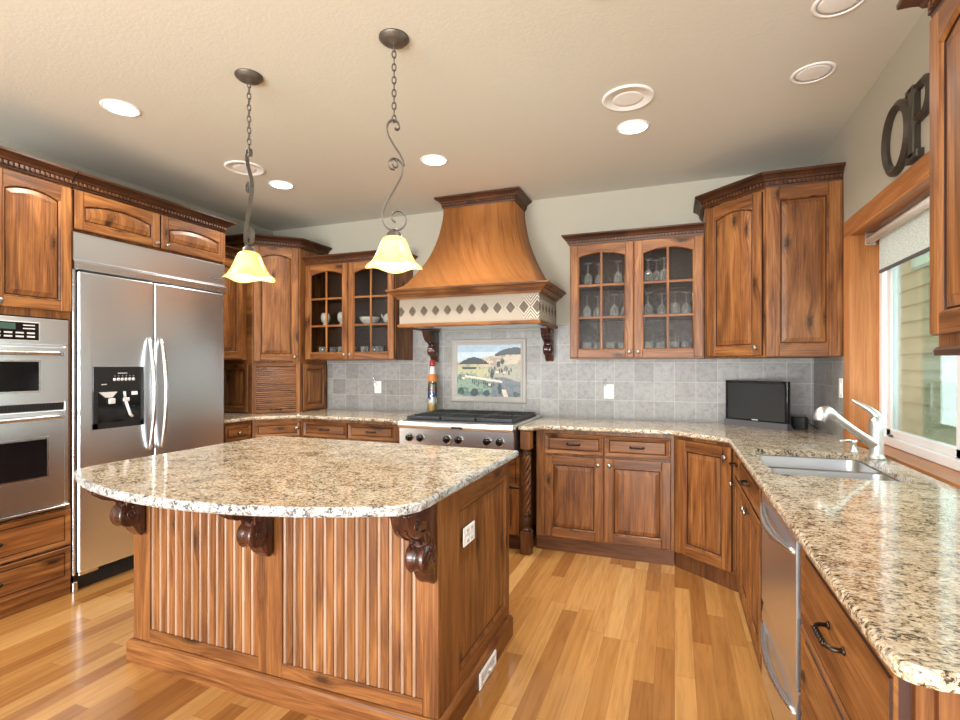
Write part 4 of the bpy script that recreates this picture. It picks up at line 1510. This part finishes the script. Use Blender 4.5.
# ------------------------------------------------------------------ sink and faucet
sk = thing('kitchen_sink', 'undermount double-bowl stainless steel sink in the right counter', 'sink', (0, 0, 0))
bowls = [rounded([(0.380, 2.350), (0.834, 2.350), (0.834, 2.650), (0.380, 2.650)], 0.045, 6), rounded([(0.380, 2.682), (0.834, 2.682), (0.834, 3.010), (0.380, 3.010)], 0.045, 6)]
rim = rounded([(0.369, 2.335), (0.846, 2.335), (0.846, 3.024), (0.369, 3.024)], 0.05, 6)
m = MB()
loops = [[Vector((x, y, 0)) for x, y in rim]] + [[Vector((x, y, 0)) for x, y in b] for b in bowls]
tr = tessellate_polygon(loops)
m.add([(v.x, v.y, 0.889) for l in loops for v in l], [tuple(t) for t in tr])
m.build('rim', 'sink_steel', sk)
for b, dep in zip(bowls, (0.205, 0.185)):
    z = 0.889
    cxm = sum(p[0] for p in b) / len(b)
    cym = sum(p[1] for p in b) / len(b)
    m = MB()
    rings = [[(x, y, z) for x, y in b], [(x, y, z - 0.006) for x, y in inset(b, 0.002)], [(x, y, z - dep + 0.03) for x, y in inset(b, 0.008)], [(x, y, z - dep + 0.008) for x, y in inset(b, 0.016)], [(x, y, z - dep) for x, y in inset(b, 0.036)]]
    m.loft(rings, cap1=True, smooth=True)
    bo = m.build('bowl', 'sink_steel', sk)
    MB().lathe([(0.042, 0.004), (0.038, 0.005), (0.030, 0.001), (0, 0.0008)], (cxm, cym, z - dep), 20).build('drain', 'nickel', bo)

fa = thing('kitchen_faucet', 'brushed steel single-lever pull-out faucet behind the sink', 'faucet', (0.880, 2.890, ZC1))
MB().lathe([(0.036, 0), (0.036, 0.006), (0.031, 0.012), (0.028, 0.03), (0.0275, 0.10), (0.029, 0.13), (0.030, 0.165), (0.026, 0.185), (0.016, 0.196), (0, 0.198)], n=24).build('faucet_body', 'nickel', fa)
m = MB()
sp = catmull([(-0.005, -0.002, 0.065), (-0.05, -0.030, 0.095), (-0.12, -0.080, 0.145), (-0.19, -0.125, 0.195), (-0.215, -0.140, 0.212)], 6)
n = len(sp)
m.tube(sp, [0.024 - 0.007 * (1 - abs(2 * k / (n - 1) - 1)) for k in range(n)], 14)
m.build('spout', 'nickel', fa)
m = MB()
hp = catmull([(-0.205, -0.133, 0.206), (-0.230, -0.150, 0.222), (-0.250, -0.160, 0.220), (-0.262, -0.166, 0.200), (-0.266, -0.168, 0.183)], 5)
n = len(hp)
m.tube(hp, [0.023 + 0.006 * math.sin(PI * k / (n - 1)) for k in range(n)], 14)
m.build('spray_head', 'nickel', fa)
m = MB()
lv = catmull([(0.012, 0.004, 0.180), (-0.01, 0.010, 0.215), (-0.045, 0.025, 0.243), (-0.085, 0.045, 0.268)], 6)
n = len(lv)
m.tube(lv, [0.026 - 0.020 * (k / (n - 1)) ** 0.8 for k in range(n)], 12)
m.build('lever', 'nickel', fa)
so = thing('soap_dispenser', 'small chrome soap dispenser beside the faucet', 'soap dispenser', (0.838, 3.060, ZC1))
MB().lathe([(0.020, 0), (0.020, 0.005), (0.014, 0.012), (0.012, 0.045), (0.015, 0.05), (0.015, 0.062), (0, 0.063)], n=16).build('dispenser_post', 'nickel', so)
MB().tube([(0, 0, 0.056), (-0.03, -0.018, 0.062), (-0.07, -0.04, 0.058)], 0.006, 8).build('nozzle', 'nickel', so)

# ------------------------------------------------------------------ television
tv = thing('television', 'small black flat-screen television standing angled in the counter corner', 'television', (0.540, 4.080, ZC1), R(-39))
TW = 0.450
m = MB()
l = [(-TW / 2, 0.030), (TW / 2, 0.030), (TW / 2, 0.328), (-TW / 2, 0.328)]
m.loft([xz(inset(l, 0.006), 0.030), xz(l, 0.012), xz(l, -0.016), xz(inset(l, 0.003), -0.019), xz(inset(l, 0.018), -0.019), xz(inset(l, 0.020), -0.015)], cap0=True, cap1=True)
m.build('bezel', 'black_gloss', tv)
MB().box(-TW / 2 + 0.019, TW / 2 - 0.019, -0.0168, -0.0155, 0.056, 0.309).build('screen', 'dark_screen', tv)
m = MB()
m.loft([[(-TW / 2 - 0.004, y, z) for y, z in ((-0.030, 0.0), (-0.026, 0.044), (0.012, 0.044), (0.055, 0.0))], [(TW / 2 + 0.004, y, z) for y, z in ((-0.030, 0.0), (-0.026, 0.044), (0.012, 0.044), (0.055, 0.0))]], cap0=True, cap1=True)
m.build('speaker_base', 'grey_plastic', tv)
MB().box(-0.022, 0.022, -0.0205, -0.0185, 0.036 + 0.014, 0.044 + 0.014, bev=0.002).build('badge', 'legend_ink', tv)
t = thing('cable_box', 'small black box in the dark corner behind the television', 'electronics', (0.800, 4.060, ZC1), R(-30))
MB().box(-0.045, 0.045, -0.03, 0.03, 0, 0.085, bev=0.006).build('case', 'black_plastic', t)
MB().tube([(0.03, 0.028, 0.05), (0.06, 0.05, 0.03), (0.09, 0.06, 0.006)], 0.004, 6).build('cable', 'black_plastic', t)

# ------------------------------------------------------------------ tile mural
mu = thing('tile_mural', 'framed tile mural of a hilly countryside behind the rangetop', 'picture', (-1.555, YB - 0.0095, 1.313))
MW, MH = 0.352, 0.283
l = [(-MW, -MH), (MW, -MH), (MW, MH), (-MW, MH)]
MB().loft([xz(l, 0), xz(l, -0.008), xz(inset(l, 0.006), -0.018), xz(inset(l, 0.024), -0.020), xz(inset(l, 0.040), -0.012), xz(inset(l, 0.050), -0.012), xz(inset(l, 0.053), -0.004)], mats=[0] * 6).build('mural_frame', 'frame_stone', mu)
iw, ih = MW - 0.052, MH - 0.052
NX, NZ = 96, 72
r2 = random.Random(3)


def vnoise(x, y, s=0):
    xi, yi = math.floor(x), math.floor(y)
    h = lambda a, b: (math.sin(a * 127.1 + b * 311.7 + s * 74.7) * 43758.5453) % 1
    fx, fy = x - xi, y - yi
    fx, fy = fx * fx * (3 - 2 * fx), fy * fy * (3 - 2 * fy)
    return (h(xi, yi) * (1 - fx) + h(xi + 1, yi) * fx) * (1 - fy) + (h(xi, yi + 1) * (1 - fx) + h(xi + 1, yi + 1) * fx) * fy


trees = [(0.52 + 0.03 * k + r2.uniform(-0.01, 0.01), 0.50 + r2.uniform(-0.05, 0.06), 0.010, 0.05) for k in range(12)] + [(0.25 + 0.03 * k, 0.30 - 0.008 * k + r2.uniform(-0.02, 0.02), 0.010, 0.05) for k in range(12)] + \
        [(0.68, 0.16, 0.028, 0.12), (0.06, 0.10, 0.05, 0.08), (0.28, 0.08, 0.06, 0.08), (0.47, 0.06, 0.05, 0.06), (0.93, 0.05, 0.05, 0.05), (0.56, 0.45, 0.03, 0.09), (0.66, 0.62, 0.03, 0.06), (0.72, 0.68, 0.03, 0.06)]


def mural_col(u, v):
    n = vnoise(u * 18, v * 18) * 0.6 + vnoise(u * 45, v * 45, 3) * 0.4
    hill1 = 0.70 + 0.08 * math.sin(u * 2.6 - 0.4) + 0.12 * max(0, u - 0.45)
    ridge = 0.88 - 1.2 * (u - 0.92) ** 2 if u > 0.6 else 0
    lhill = 0.76 - 2.2 * (u - 0.27) ** 2
    c = srgb(206, 220, 230)
    if v > 0.86:
        c = srgb(176, 198, 216)
    if v < hill1:
        c = srgb(206, 190, 168) if n > 0.4 else srgb(180, 160, 140)
    if u > 0.6 and hill1 - 0.02 < v < max(ridge + 0.06, hill1) and v < ridge + 0.07:
        c = srgb(70, 80, 84)
    if 0.63 < v < lhill and n > 0.18:
        c = srgb(62, 70, 76)
    if v < 0.60 + 0.02 * math.sin(u * 9):
        c = srgb(196, 190, 150) if u < 0.5 else srgb(176, 170, 152)
        if n > 0.6:
            c = srgb(150, 156, 138)
    if v < 0.42 - 0.10 * u + 0.03 * math.sin(u * 11):
        c = srgb(140, 164, 142) if u < 0.55 else srgb(126, 124, 136)
        if n > 0.58:
            c = srgb(94, 116, 116)
    if abs(v - (0.37 - 0.18 * (u - 0.25))) < 0.022 and 0.12 < u < 0.72:
        c = srgb(226, 216, 196)
    if 0.53 < v < 0.57 and 0.08 < u < 0.45 and n > 0.35:
        c = srgb(60, 76, 72)
    if v < 0.14 and abs(u - (0.74 + 0.25 * (0.14 - v))) < 0.035:
        c = srgb(222, 212, 196)
    for tx, ty, rw, rh in trees:
        if ((u - tx) / rw) ** 2 + ((v - ty) / rh) ** 2 < 0.6 + 0.8 * n:
            c = srgb(44, 66, 68) if n > 0.4 else srgb(70, 96, 92)
    for bx, by, bw, bh in ((0.64, 0.48, 0.06, 0.035), (0.75, 0.47, 0.05, 0.03), (0.10, 0.36, 0.05, 0.03), (0.52, 0.24, 0.035, 0.03)):
        if abs(u - bx) < bw / 2 and abs(v - by) < bh:
            c = srgb(222, 206, 184) if v < by + bh * 0.4 else srgb(166, 112, 88)
    for gx in (0.25, 0.5, 0.75):
        if abs(u - gx) < 0.004:
            c = srgb(170, 172, 172)
    for gz in (1 / 3, 2 / 3):
        if abs(v - gz) < 0.005:
            c = srgb(170, 172, 172)
    k = 0.86 + 0.28 * n
    return (c[0] * k, c[1] * k, c[2] * k, 1)


m = MB()
vs, fs = [], []
for j in range(NZ + 1):
    for i in range(NX + 1):
        vs.append((-iw + 2 * iw * i / NX, -0.006, -ih + 2 * ih * j / NZ))
for j in range(NZ):
    for i in range(NX):
        a = j * (NX + 1) + i
        fs.append((a, a + 1, a + NX + 2, a + NX + 1))
m.add(vs, fs, 0, 'xzy')
pic = m.build('painting', 'mural_paint', mu)
ca_ = pic.data.attributes.new('paint', 'FLOAT_COLOR', 'FACE')
for j in range(NZ):
    for i in range(NX):
        ca_.data[j * NX + i].color = mural_col((i + 0.5) / NX, (j + 0.5) / NZ)

# decorative bottle beside the range
t = thing('pasta_bottle', 'tall decorative glass bottle of layered pasta with red cap beside the range', 'bottle', (-2.058, 4.195, ZC1))
t.scale = (1, 1, 1.12)
MB().lathe([(0.0, 0.001), (0.036, 0.001), (0.040, 0.01), (0.041, 0.10), (0.040, 0.20), (0.036, 0.255), (0.0, 0.256)], n=20).build('pasta_filling', 'layered_pasta', t)
MB().lathe([(0.044, 0.0), (0.045, 0.1), (0.044, 0.205), (0.039, 0.262), (0.026, 0.32), (0.019, 0.345), (0.018, 0.365)], n=20).build('glass_body', 'clear_glass', t)
MB().lathe([(0.041, 0.262), (0.044, 0.268), (0.042, 0.305), (0.034, 0.318), (0.03, 0.322)], n=20).build('raffia_band', 'orange_label', t)
MB().lathe([(0.0, 0.322), (0.026, 0.323), (0.020, 0.350), (0.019, 0.385), (0.0, 0.386)], n=20).build('neck_wrap', 'white_plastic', t)
MB().lathe([(0.0, 0.386), (0.026, 0.387), (0.028, 0.40), (0.026, 0.43), (0.015, 0.438), (0, 0.439)], n=20).build('wax_cap', 'red_wax', t)

# ------------------------------------------------------------------ letters over the window
def letter(name, label, outlines, y0, z0, th=0.028):
    """Block letter of closed bars given as lists of (u, v) quads in letter space, u towards the viewer's right (-Y)."""
    m = MB()
    for outer, inner in outlines:
        if inner is None:
            f = lambda l, x: [(x, y0 - u, z0 + v) for u, v in l]
            m.loft([f(outer, XR - 0.001), f(outer, XR - th + 0.004), f(inset(outer, 0.004), XR - th)], 0, 'zxy', True, True, True)
        else:
            n = len(outer)
            f = lambda l, x: [(x, y0 - u, z0 + v) for u, v in l]
            mid = [((a[0] + b[0]) / 2, (a[1] + b[1]) / 2) for a, b in zip(outer, inner)]
            m.loft([f(outer, XR - 0.001), f(outer, XR - th * 0.55), f(mid, XR - th), f(inner, XR - th * 0.55), f(inner, XR - 0.001), f(outer, XR - 0.001)], 0, 'zxy')
    return tag(m.build(name, 'letter_metal'), label, 'letter', 'metal letters over the window')


ell = lambda cx, cy, rx, ry, n=40: [(cx + rx * math.cos(2 * PI * k / n), cy + ry * math.sin(2 * PI * k / n)) for k in range(n)]
letter('letter_o', 'dark metal letter O above the window casing', [(ell(0.158, 0.166, 0.156, 0.164), ell(0.158, 0.166, 0.098, 0.125))], 2.985, 2.212)
rq = lambda x0, x1, y0, y1: [(x0, y0), (x1, y0), (x1, y1), (x0, y1)]
bo = [(0.06, 0.145)] + [(0.145 + 0.075 * math.sin(a), 0.228 - 0.083 * math.cos(a)) for a in [PI * k / 14 for k in range(15)]] + [(0.06, 0.311)]
bi = [(0.06, 0.178)] + [(0.140 + 0.038 * math.sin(a), 0.228 - 0.050 * math.cos(a)) for a in [PI * k / 14 for k in range(15)]] + [(0.06, 0.278)]
letter('letter_p', 'dark metal letter P right of the letter O above the window', [(rq(0.040, 0.090, 0.012, 0.305), None), (rq(0.008, 0.122, 0.0, 0.032), None), (rq(0.008, 0.075, 0.285, 0.312), None), (bo, bi)], 2.695, 2.206)
letter('letter_e', 'dark metal letter E mostly hidden behind the near wall cabinet', [(rq(0.035, 0.085, 0.0, 0.312), None), (rq(0.0, 0.19, 0.0, 0.040), None), (rq(0.0, 0.19, 0.272, 0.312), None), (rq(0.08, 0.15, 0.138, 0.172), None)], 2.452, 2.206)

# ------------------------------------------------------------------ ceiling lamps and speakers
def recessed(x, y, label, on=True):
    t = thing('recessed_light', label, 'ceiling light', (x, y, CZ), 0, 'recessed ceiling lights')
    MB().lathe([(0.080, -0.001), (0.082, -0.005), (0.088, -0.006), (0.096, -0.003), (0.097, 0.0)], n=32).build('trim_ring', 'speaker_cloth', t)
    if on:
        MB().lathe([(0.081, -0.003), (0.0, -0.0032)], n=28).build('lamp_lens', 'lamp_lens', t)
        d = bpy.data.lights.new('lamp', 'SPOT')
        d.energy = LAMP * 3.2
        d.color = LAMPCOL
        d.spot_size = R(150)
        d.spot_blend = 0.8
        d.shadow_soft_size = 0.07
        o = bpy.data.objects.new('lamp', d)
        col.objects.link(o)
        o.parent = t
        o.location = (0, 0, -0.012)
    else:
        MB().lathe([(0.080, -0.002), (0.06, -0.003), (0.0, -0.0042)], n=28).build('lamp_baffle', 'speaker_cloth', t)
    return t


recessed(-2.883, 1.954, 'lit recessed ceiling light nearest the oven cabinet crown')
recessed(-2.912, 3.230, 'lit recessed ceiling light just behind the left ceiling speaker')
recessed(-1.569, 3.225, 'lit recessed ceiling light in front of the hood, between the two speakers')
recessed(-0.234, 3.205, 'lit recessed ceiling light just behind the right ceiling speaker')
recessed(-0.234, 1.954, 'lit recessed ceiling light overhead, cut off by the top of the photo')
recessed(0.634, 2.928, 'unlit recessed ceiling light near the window wall', False)
recessed(0.609, 2.389, 'unlit recessed ceiling light cut by the top edge, nearer than the window lamp', False)


def speaker(x, y, label):
    t = thing('ceiling_speaker', label, 'speaker', (x, y, CZ), 0, 'round ceiling speakers')
    MB().lathe([(0.118, -0.006), (0.122, -0.009), (0.134, -0.007), (0.137, 0.0)], n=40).build('speaker_rim', 'speaker_cloth', t)
    MB().lathe([(0.118, -0.005), (0.06, -0.0065), (0.0, -0.007)], n=40).build('speaker_grille', 'speaker_cloth', t)


speaker(-2.913, 2.864, 'round white ceiling speaker behind the left pendant')
speaker(-0.234, 2.848, 'round white ceiling speaker to the right of the hood')

# pendants
S2 = 2.244 / 511.8 / 2.77


def zpt(zx, zy):
    return ((zx - 94) * S2, 0, 1.35 + (366.5 - (20 + zy / 2.77)) / 511.8 * 2.244 - 2.79)


def pendant():
    t = thing('pendant_light', 'iron scroll pendant lamp with amber glass shade, the nearer to the hood', 'pendant lamp', (-1.150, 1.963, CZ), R(28), 'scroll pendant lamps over the island')
    MB().lathe([(0.066, 0), (0.066, -0.006), (0.058, -0.010), (0.056, -0.016), (0.040, -0.022), (0.020, -0.026), (0.010, -0.034), (0, -0.035)], n=28).build('canopy', 'pewter', t)
    m = MB()
    z = -0.030
    k = 0
    ztop = zpt(94, 283)[2]
    nl = 12
    pit = (z - ztop) / nl
    for k in range(nl):
        zc = z - pit * (k + 0.5)
        lp = []
        for j in range(17):
            a = 2 * PI * j / 16
            u, v = 0.0085 * math.cos(a), (pit * 0.62) * math.sin(a)
            lp.append((u, 0, zc + v) if k % 2 else (0, u, zc + v))
        m.tube(lp, 0.0029, 6, cap=False)
    m.build('chain', 'pewter', t)
    m = MB()
    p1 = catmull([zpt(*p) for p in ((96, 300), (104, 303), (109, 295), (104, 283), (92, 278), (80, 284), (75, 300), (80, 322), (94, 347), (110, 370), (119, 388), (122, 402))], 4)
    p2 = catmull([zpt(*p) for p in ((90, 400), (96, 408), (103, 404), (103, 393), (95, 385), (84, 388), (80, 399), (84, 411), (96, 414))], 4)
    p3 = catmull([zpt(*p) for p in ((92, 385), (104, 386), (114, 394), (119, 407), (114, 430), (98, 462), (78, 498), (64, 530), (62, 552), (70, 570), (86, 582), (104, 582), (120, 572), (127, 556), (124, 540), (112, 529), (98, 530), (88, 541), (90, 554), (98, 560))], 4)
    for p in (p1, p2, p3):
        m.strap(p, 0.019, 0.0055)
    m.build('scroll_stem', 'pewter', t)
    zb = zpt(94, 583)[2]
    MB().lathe([(0.0, zb + 0.006), (0.012, zb + 0.004), (0.022, zb - 0.006), (0.030, zb - 0.012), (0.032, zb - 0.026), (0.036, zb - 0.030), (0.036, zb - 0.038), (0.0, zb - 0.039)], n=24).build('shade_holder', 'pewter', t)
    z0 = zb - 0.030
    prof = [(0.036, 0.0), (0.050, -0.008), (0.060, -0.028), (0.070, -0.056), (0.083, -0.085), (0.099, -0.110), (0.113, -0.124), (0.121, -0.130)]
    m = MB()
    rings = []
    n = 60
    for i, (r, h) in enumerate(prof):
        f = (i / (len(prof) - 1)) ** 2
        rings.append([((r * (1 + 0.03 * f * math.cos(4 * a))) * math.cos(a), (r * (1 + 0.03 * f * math.cos(4 * a))) * math.sin(a), z0 + h - 0.007 * f * math.cos(4 * a)) for a in [2 * PI * k / n for k in range(n)]])
    inner = [[(x * 0.965, y * 0.965, z + 0.001) for x, y, z in r] for r in reversed(rings)]
    m.loft(rings + inner, smooth=True)
    m.build('glass_shade', 'amber_glass', t)
    MB().lathe([(0.0, z0 - 0.015), (0.013, z0 - 0.02), (0.015, z0 - 0.055), (0.028, z0 - 0.085), (0.029, z0 - 0.105), (0.018, z0 - 0.124), (0, z0 - 0.13)], n=18).build('bulb', 'bulb', t)
    d = bpy.data.lights.new('pendant_glow', 'POINT')
    d.energy = 3
    d.color = (1.0, 0.80, 0.50)
    d.shadow_soft_size = 0.04
    o = bpy.data.objects.new('pendant_glow', d)
    col.objects.link(o)
    o.parent = t
    o.location = (0, 0, z0 - 0.165)
    return t


pd = pendant()
dup(pd, (-1.972, 1.964, CZ), R(-27), 'iron scroll pendant lamp with amber glass shade, the one in front of the corner cabinet')

# ------------------------------------------------------------------ glassware
def stem_glass():
    t = thing('wine_glass', '', 'glass')
    prof = [(0.031, 0.0), (0.031, 0.002), (0.007, 0.006), (0.005, 0.012), (0.005, 0.075), (0.008, 0.082), (0.024, 0.098), (0.031, 0.125), (0.030, 0.155), (0.027, 0.175), (0.0255, 0.175), (0.029, 0.150), (0.029, 0.125), (0.022, 0.100), (0.004, 0.085), (0.0, 0.084)]
    MB().lathe([(q, 0.175 - h) for q, h in prof], n=18).build('bowl_and_stem', 'crystal', t)
    return t


def tumbler():
    t = thing('tumbler', '', 'glass')
    MB().lathe([(0.0, 0.0), (0.028, 0.0), (0.030, 0.006), (0.036, 0.11), (0.034, 0.11), (0.028, 0.012), (0.0, 0.011)], n=18).build('glass_wall', 'crystal', t)
    return t


ORD = ['first', 'second', 'third', 'fourth', 'fifth']


def fill(t, shelves, w, plan, src, word, grp):
    """plan: shelf -> (x fractions left door, x fractions right door)"""
    first = True
    ox, oy = t.location.x, t.location.y
    for si, sides in plan.items():
        for side, xs in zip(('left', 'right'), sides):
            for n, f in enumerate(xs):
                lab = '%s on %s shelf behind %s door of right glass cabinet, %s from left' % (word, ('bottom', 'middle', 'top')[si], side, ORD[n])
                loc = (ox + w * f, oy + (0.10 if n % 2 == 0 else 0.16), shelves[si] + 0.0005)
                if first:
                    src.location = loc
                    tag(src, lab, None, grp)
                    first = False
                else:
                    dup(src, loc, None, lab, grp)


fill(gr, sh_r, 0.961, {2: ((0.13, 0.21, 0.37), (0.60, 0.66, 0.72)), 1: ((0.12, 0.20, 0.34, 0.42), (0.60, 0.70, 0.80, 0.88))}, stem_glass(), 'upturned stemmed glass', 'stemmed glasses in the right glass cabinet')
fill(gr, sh_r, 0.961, {0: ((0.12, 0.20, 0.31, 0.40), (0.60, 0.69, 0.79, 0.88))}, tumbler(), 'clear tumbler', 'tumblers in the right glass cabinet')


def vase():
    t = thing('goblet', '', 'goblet')
    MB().lathe([(0.0, 0.0), (0.034, 0.0), (0.036, 0.006), (0.022, 0.018), (0.020, 0.026), (0.040, 0.045), (0.047, 0.075), (0.044, 0.105), (0.034, 0.125), (0.030, 0.122), (0.038, 0.10), (0.0, 0.05)], n=20).build('goblet_cup', 'porcelain', t)
    return t


sx, sy = gl.location.x, gl.location.y
g1 = vase()
g1.location = (sx + 0.145, sy + 0.11, sh_l[1] + 0.0005)
tag(g1, 'pale rounded goblet behind the left door of the left glass cabinet, nearer the hinge', None, 'goblets in the left glass cabinet')
dup(g1, (sx + 0.335, sy + 0.11, sh_l[1] + 0.0005), None, 'pale rounded goblet behind the left door of the left glass cabinet, nearer the middle', 'goblets in the left glass cabinet')
t = thing('serving_bowl', 'wide pale bowl behind the right glass door of the left cabinet', 'bowl', (sx + 0.615, sy + 0.15, sh_l[1] + 0.0005))
MB().lathe([(0.0, 0.0), (0.05, 0.0), (0.052, 0.008), (0.085, 0.04), (0.098, 0.07), (0.094, 0.07), (0.08, 0.042), (0.0, 0.012)], n=28).build('bowl_wall', 'porcelain', t)
t = thing('teapot', 'pale teapot beside the bowl behind the right glass door of the left cabinet', 'teapot', (sx + 0.835, sy + 0.14, sh_l[1] + 0.0005))
MB().lathe([(0.0, 0.0), (0.04, 0.0), (0.058, 0.03), (0.060, 0.06), (0.045, 0.09), (0.028, 0.098), (0.0, 0.099)], n=24).build('pot_body', 'porcelain', t)
MB().lathe([(0.028, 0.099), (0.018, 0.112), (0.006, 0.118), (0.009, 0.128), (0, 0.133)], n=18).build('lid', 'porcelain', t)
MB().tube([(-0.05, 0, 0.045), (-0.075, 0, 0.07), (-0.088, 0, 0.095)], [0.012, 0.009, 0.007], 8).build('spout', 'porcelain', t)
MB().tube([(0.054, 0, 0.075), (0.082, 0, 0.075), (0.086, 0, 0.05), (0.058, 0, 0.032)], 0.006, 8).build('handle', 'porcelain', t)
tb = tumbler()
for k, f in enumerate((0.12, 0.20, 0.34, 0.42)):
    loc = (sx + 0.98 * f, sy + (0.10 if k % 2 == 0 else 0.16), sh_l[0] + 0.0005)
    lab = 'clear tumbler on bottom shelf behind left door of left glass cabinet, %s from left' % ORD[k]
    if k == 0:
        tb.location = loc
        tag(tb, lab, None, 'tumblers in the left glass cabinet')
    else:
        dup(tb, loc, None, lab, 'tumblers in the left glass cabinet')
for k, f in enumerate((0.60, 0.68, 0.77, 0.87)):
    dup(tb, (sx + 0.98 * f, sy + (0.10 if k % 2 == 0 else 0.16), sh_l[0] + 0.0005), None, 'clear tumbler on bottom shelf behind right door of left glass cabinet, %s from left' % ORD[k], 'tumblers in the left glass cabinet')
